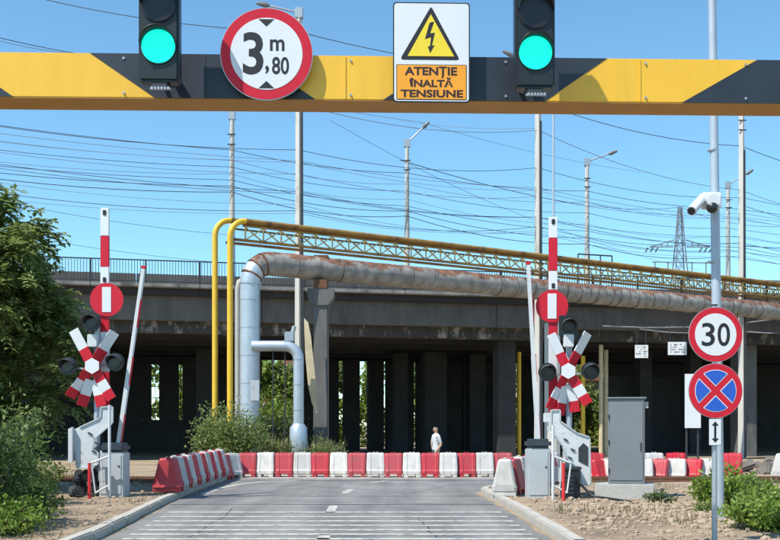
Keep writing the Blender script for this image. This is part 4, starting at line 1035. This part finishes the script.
def unit(n): 
    v = rng.normal(size=(n,3)); return v/np.linalg.norm(v, axis=1, keepdims=True)
def fronds(cents, nper, length, leaflet, lw, spread):
    """compound leaves: each frond a drooping stalk with paired leaflets"""
    Ps, Ds, Us, Ls, Ws = [], [], [], [], []
    for c, r in cents:
        m = nper
        o = unit(m); o[:,2] = o[:,2]*.7+.15
        st = c+o*rng.uniform(.1,1,(m,1))*r
        dr = o+rng.normal(size=(m,3))*.5+[0,0,.1]; dr /= np.linalg.norm(dr,axis=1,keepdims=True)
        for k_ in range(m):
            L = length*rng.uniform(.6,1.2); nl = 7
            side = np.cross(dr[k_], [0,0,1]); side /= np.linalg.norm(side)+1e-6
            for j in range(nl):
                f = (j+1)/nl; p = st[k_]+dr[k_]*L*f-np.array([0,0,.45])*L*f*f
                for s in (-1,1):
                    Ps.append(p); Ds.append(side*s+dr[k_]*.55+rng.normal(size=3)*.2-[0,0,.35]); Us.append([0,0,1]); Ls.append(leaflet*rng.uniform(.7,1.2)*(1-.3*abs(f-.5))); Ws.append(lw)
    return map(np.array, (Ps, Ds, Us, Ls, Ws))
def branchy(b, base, tips, r0):
    for tp in tips:
        tp = Vector(tp); mid = base.lerp(tp,.5)+Vector((random.uniform(-.2,.2),random.uniform(-.2,.2),.25))
        b.tube([base, base.lerp(mid,.6), mid, tp], [r0, r0*.7, r0*.45, r0*.12], 6)
# big left tree
tb = Vector((-8.3, 19.6, 0)); t = empty('left_tree', tb, 0, 'large leafy green tree at the left edge of the photo', 'tree')
cl = []
for i in range(150):
    o = unit(1)[0]; rr_ = rng.uniform(.25,1)**.4
    p = np.array([-.1,0,3.45])+o*rr_*np.array([2.2,2.0,2.55]); 
    if p[2] < 1.0: p[2] = 1.0+rng.uniform(0,.6)
    cl.append((p, rng.uniform(.3,.5)))
for i in range(34): cl.append((np.array([rng.uniform(-1.6,1.25), rng.uniform(-1.5,.2), rng.uniform(.35,1.6)]), rng.uniform(.35,.5)))
for p in ((1.65,-.4,3.9),(1.95,-.2,3.2),(2.15,-.6,2.5),(2.0,-.4,1.9),(1.2,-.5,4.8),(.2,-.6,5.4),(1.9,-.5,2.9)): cl.append((np.array(p), .42))
b = MB(); b.tube([(0,0,-.2),(.08,.05,1.2),(-.05,0,2.4),(.1,0,4)], [.2,.16,.12,.04], 10)
branchy(b, Vector((0,0,1.6)), [c[0] for c in cl[::6]], .06); b.build('trunk', BARK, t)
a = list(fronds(cl, 22, .46, .20, .08, 1)); link('crown', leaf_mesh('crown', *a, GREEN1), t)
def bush(name, loc, label, rx, ry, h, n, leaf, lw, m, stems=14, cat='bush', group=None, m2=None):
    t = empty(name, loc, 0, label, cat, group); b = MB(); tips = []
    for i in range(stems):
        a = rng.uniform(0,6.28); f = rng.uniform(.2,1)**.6; tp = Vector((math.cos(a)*rx*f, math.sin(a)*ry*f, h*rng.uniform(.5,1.02)*(1-.35*f*f))); tips.append(tp)
        b.tube([(tp.x*.15, tp.y*.15, -.08), tp*.5+Vector((0,0,.08*h)), tp], [.014+.006*h,.01+.004*h,.003], 5)
    b.build('stems', BARK, t)
    T = np.array([list(x) for x in tips]); w_ = rng.integers(0, len(T), n); f = rng.uniform(.12,1,(n,1))**.6
    Pp = T[w_]*f+rng.normal(size=(n,3))*np.array([rx,ry,h*.5])*.16; Pp[:,2] = np.maximum(Pp[:,2], .02)
    Dd = unit(n)+np.array([0,0,.15]); link('foliage', leaf_mesh('foliage', Pp, Dd, unit(n), rng.uniform(.35,1.45,n)*leaf, rng.uniform(.6,1.35,n)*lw, m), t)
    if m2:
        k_ = n//4; Pp = T[rng.integers(0,len(T),k_)]*rng.uniform(.4,1.05,(k_,1))+rng.normal(size=(k_,3))*np.array([rx,ry,h*.4])*.18
        Dd = unit(k_)*.5+np.array([0,0,1.]); link('dry_stalks', leaf_mesh('dry_stalks', Pp, Dd, unit(k_), rng.uniform(.8,1.4,k_)*leaf*1.6, rng.uniform(.4,.7,k_)*lw, m2), t)
    return t
gzf = lambda x, y: float(gz(x, y))
def B(x, y): return (x, y, gzf(x, y)-.02)
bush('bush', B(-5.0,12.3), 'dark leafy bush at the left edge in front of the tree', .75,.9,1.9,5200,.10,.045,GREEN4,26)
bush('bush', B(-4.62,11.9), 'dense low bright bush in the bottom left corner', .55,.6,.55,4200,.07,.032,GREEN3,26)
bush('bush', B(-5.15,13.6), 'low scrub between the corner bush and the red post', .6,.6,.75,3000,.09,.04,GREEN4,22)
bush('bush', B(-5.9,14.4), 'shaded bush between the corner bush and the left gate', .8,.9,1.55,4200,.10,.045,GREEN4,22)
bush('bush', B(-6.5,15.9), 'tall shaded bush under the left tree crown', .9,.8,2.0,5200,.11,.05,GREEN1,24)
bush('weed', B(-6.0,17.2), 'upright weed clump left of the dark stones at the left gate', .4,.35,.85,1300,.12,.035,GREEN2,12,'weed')
bush('bush', B(-5.3,33.4), 'large pale green bush at the foot of the yellow pipes', 1.2,.8,2.75,9500,.15,.055,GREEN2,38)
bush('bush', B(-4.25,36.9), 'green bush at the foot of the silver riser', 1.0,.6,2.5,7500,.15,.055,GREEN2,34,m2=DRY)
bush('bush', B(-2.35,36.0), 'low dry bush at the foot of the near concrete pillar', .8,.5,1.5,3800,.12,.04,GREEN2,24,m2=DRY)
bush('bush', B(-3.95,34.7), 'low wide bush in front of the silver riser foot', .75,.5,1.35,4200,.13,.048,GREEN2,26,m2=DRY)
bush('bush', B(-2.55,34.4), 'low straggly bush right of the silver branch pipe foot', .7,.45,1.2,3400,.13,.045,GREEN2,24,m2=DRY)
bush('bush', B(-4.85,40.0), 'tall sunlit bush seen between the silver pipes', 1.2,1.0,3.7,6000,.2,.08,GREEN3,30)
bush('shrub', B(5.28,15.9), 'bright green leafy shrub right of the sign post', .46,.42,.68,3000,.10,.05,GREEN3,26,'shrub')
bush('shrub', B(5.35,14.0), 'bright green shrub at the right edge', .45,.4,.55,2600,.09,.045,GREEN3,24,'shrub')
bush('shrub', B(4.75,12.4), 'dense green shrub in the bottom right corner', .55,.5,.52,3800,.075,.035,GREEN3,28,'shrub')
bush('shrub', B(5.9,16.6), 'small shrub behind the right edge shrubs', .5,.4,.5,1800,.09,.04,GREEN2,16,'shrub')
bush('weed', B(4.72,15.0), 'small grey weed at the foot of the camera pole', .22,.2,.2,420,.06,.025,GREEN2,10,'weed')
bush('weed', B(4.55,16.9), 'small dark weed right of the cabinet plinth', .3,.15,.22,240,.08,.03,GREEN4,9,'weed')
# weeds and grass along the verges (uncountable)
n = 3000; yy = rng.uniform(11, 27, n); xx = np.where(rng.random(n) < .6, lk(yy)-rng.uniform(.3,6,n), rk(yy)+rng.uniform(.4,9,n)); ok = np.sin(xx*1.3+yy*.7)+np.sin(yy*1.1-xx*.5)+.35*np.sin(xx*5+yy*4) > .75
xx, yy = xx[ok], yy[ok]; pp = np.stack([xx, yy, gz(xx, yy)], -1); pp = np.repeat(pp, 5, 0)+rng.normal(size=(len(pp)*5,3))*[.06,.06,0]
m_ = len(pp); tag(link('grass', leaf_mesh('grass', pp, unit(m_)*.5+[0,0,1.], unit(m_), rng.uniform(.06,.2,m_), rng.uniform(.008,.016,m_), DRY)), 'dry grass tufts on the dirt verges', 'grass', kind='stuff')
# greenery beyond the bridge
kinds = [GREEN3, GREEN2, GREEN1]
for i in range(15):
    x = -24+i*3.6+rng.uniform(-.6,.6); y = 80+rng.uniform(-2,4)+x*.2; h = rng.uniform(6.5,9.0)
    t = empty('tree', (x, y, -.4), 0, f'sunlit green tree beyond the bridge, {ORD[i]} from the left of its row', 'tree', 'trees beyond the bridge')
    b = MB(); b.tube([(0,0,-.1),(.1,0,h*.3),(0,.1,h*.8)], [.18,.13,.04], 8)
    cl = [(np.array([rng.normal()*1.3, rng.normal()*1.0, h*rng.uniform(.04,.95)]), rng.uniform(.8,1.2)) for _ in range(34)]
    branchy(b, Vector((0,0,h*.3)), [c[0] for c in cl[::4]], .05); b.build('trunk', BARK, t)
    Pp = np.concatenate([c+unit(90)*rng.uniform(.2,1,(90,1))*r for c, r in cl]); k_ = len(Pp)
    link('crown', leaf_mesh('crown', Pp, unit(k_), unit(k_), rng.uniform(.3,.55,k_), rng.uniform(.2,.35,k_), kinds[i%2]), t)
# houses far behind, glimpsed through the openings
BRK = mat('brick_pink', (.42,.20,.15), .9, var=.2, vscale=1); CRM = mat('plaster_cream', (.62,.52,.34), .9, var=.1); ROOF = mat('roof_tile', (.33,.13,.09), .9, var=.2)
for (x, y, w_, h, m_, lab) in ((-9.3,92,6.5,8.2,BRK,'pinkish brick house glimpsed between the silver pipes'),(17.0,86,11,8,CRM,'cream plastered house glimpsed behind the right gate')):
    t = empty('house', (x, y, -.4), R(8), lab, 'house')
    b = MB(); b.box((-w_/2,0,0),(w_/2,6,h*.7)); b.build('wall', m_, t)
    b = MB(); b.prism([(-w_/2-.3,h*.7+.002),(w_/2+.3,h*.7+.002),(0,h)], -.3, 6.3); b.build('roof', ROOF, t)
    for k_ in (-1,0,1):
        b = MB(); b.box((k_*w_*.3-.45,-.06,h*.3),(k_*w_*.3+.45,-.002,h*.3+1.3)); wn = b.build('window', SWHT, t)
        b = MB(); b.box((k_*w_*.3-.37,-.075,h*.3+.08),(k_*w_*.3+.37,-.061,h*.3+1.22)); b.build('pane', STEEL, wn)
# yellow standpipes in the opening right of the right gate
for i, (u, v0, d) in enumerate(((519,352,54),(583,356,54),(601,345,54),(606,350,55))):
    c = P(u, v0, d); b = MB(); b.tube([(c.x,d,-.4),(c.x,d,c.z)], .12, 12)
    tag(b.build('yellow_standpipe', YPIP if i < 2 else TARP), ['yellow pipe standing left of the right gate under the bridge','yellow pipe standing right behind the right crossbuck','pale pipe standing left of the grey cabinet under the bridge','pale pipe nearest the grey cabinet under the bridge'][i], 'pipe')

# dark rubble and timbers lying under the right of the bridge
b = MB()
for i in range(60):
    x = rng.uniform(10.5, 17); y = rng.uniform(34, 40); r = rng.uniform(.08,.32)
    M = Matrix.Translation((x, y, gzf(x, y)+r*.4))@Matrix.Rotation(rng.uniform(0,6), 4, Vector((rng.normal(),rng.normal(),rng.normal()+.5)).normalized())
    b.bbox((-r*1.4,-r*.8,-r*.5),(r*1.4,r*.8,r*.5), r*.2, 0, M)
tag(b.build('rubble', mat('rubble_grey', (.16,.14,.12), .95, var=.4, vscale=2)), 'broken concrete and timber lying under the bridge on the right', 'rubble', kind='stuff')
# ------------------------------------------------------------------ person walking behind the barriers
SKIN = mat('skin', (.45,.28,.20), .6, var=.05); SHIRT = mat('shirt_white', (.52,.53,.56), .8, var=.06); TROU = mat('trousers_blue', (.03,.05,.10), .8); HAIR = mat('hair_dark', (.02,.015,.012), .6)
def person(loc, rz, label):
    J = {}; V = []; E_ = []; Rr = []
    def j(n, p, r, par=None):
        J[n] = len(V); V.append(p); Rr.append(r if hasattr(r,'__len__') else (r,r))
        if par: E_.append((J[par], J[n]))
    j('pelvis',(0,0,.93),(.15,.11)); j('waist',(0,0,1.08),(.135,.10),'pelvis'); j('chest',(0,0,1.28),(.165,.115),'waist'); j('upper',(0,0,1.40),(.13,.09),'chest'); j('neck',(0,.005,1.48),.052,'upper')
    j('head0',(0,-.01,1.555),(.068,.078),'neck'); j('head1',(0,-.01,1.63),(.078,.092),'head0'); j('head2',(0,0,1.70),(.06,.07),'head1')
    for s, sw in ((1,.16),(-1,-.16)):
        n = str(s)
        j('sh'+n,(s*.175,0,1.385),.058,'upper'); j('el'+n,(s*.225,sw*.3+.02,1.11),.044,'sh'+n); j('wr'+n,(s*.215,-sw*.5-.06,.88),.031,'el'+n); j('pa'+n,(s*.21,-sw*.6-.085,.81),(.036,.02),'wr'+n)
        for q, (dx, ln) in enumerate(((-.027,.06),(-.009,.075),(.009,.078),(.026,.066))):
            j(f'f{q}a'+n,(s*.21+.005,-sw*.6-.085+dx,.77),.009,'pa'+n); j(f'f{q}b'+n,(s*.195,-sw*.6-.085+dx,.77-ln*.8),.008,f'f{q}a'+n)
        j('th'+n,(s*.19,-sw*.6-.125,.80),.009,'pa'+n); j('tb'+n,(s*.18,-sw*.6-.135,.76),.008,'th'+n)
        j('hip'+n,(s*.09,0,.87),.095,'pelvis'); j('kn'+n,(s*.095,-.05-sw*.5,.49),.062,'hip'+n); j('an'+n,(s*.095,.02-sw*1.2+ (.05 if sw<0 else 0),.09),.042,'kn'+n); j('to'+n,(s*.10,-.14-sw*1.2+(.05 if sw<0 else 0),.035),(.045,.03),'an'+n)
    me = bpy.data.meshes.new('person'); me.from_pydata(V, E_, []); o = bpy.data.objects.new('person', me); COL.objects.link(o)
    sm = o.modifiers.new('skin','SKIN'); sm.use_smooth_shade = True
    for i, r in enumerate(Rr): me.skin_vertices[0].data[i].radius = r
    me.skin_vertices[0].data[0].use_root = True
    o.modifiers.new('sub','SUBSURF').levels = 2; o.modifiers['sub'].render_levels = 2
    dg = bpy.context.evaluated_depsgraph_get(); m2 = bpy.data.meshes.new_from_object(o.evaluated_get(dg)); bpy.data.objects.remove(o)
    m2.materials.clear()
    for x in (SKIN, SHIRT, TROU, HAIR, BLKP): m2.materials.append(x)
    for f in m2.polygons:
        c = f.center; f.use_smooth = True
        if c.z > 1.47: f.material_index = 3 if (c.z > 1.665 or (c.y > .03 and c.z > 1.56)) else 0
        elif c.z < .09: f.material_index = 4
        elif abs(c.x) > .155 and c.z < 1.17: f.material_index = 0
        elif c.z > .93: f.material_index = 1
        else: f.material_index = 2
    root = empty('person', loc, rz, label, 'person')
    link('body', m2, root)
    b = MB(); b.prism([(-.012,1.585),(.012,1.585),(.0,1.625)], -.118, -.085); b.build('nose', SKIN, root)
    for s in (-1,1):
        b = MB(); b.box((s*.03-.011,-.1,1.622),(s*.03+.011,-.088,1.634)); b.build('eye', BLKP, root)
        b = MB(); b.bbox((s*.082-.008,-.02,1.59),(s*.082+.008,.02,1.65),.006); b.build('ear', SKIN, root)
    b = MB(); b.box((-.022,-.098,1.562),(.022,-.085,1.57)); b.build('mouth', SRED, root)
    return root
pp_ = Vector(((436-390)/F*33.0, 33.0, 0)); pp_.z = gzf(pp_.x, pp_.y)
person(pp_, R(-62), 'person in a white shirt and dark trousers walking behind the barriers')
bpy.context.view_layer.update()
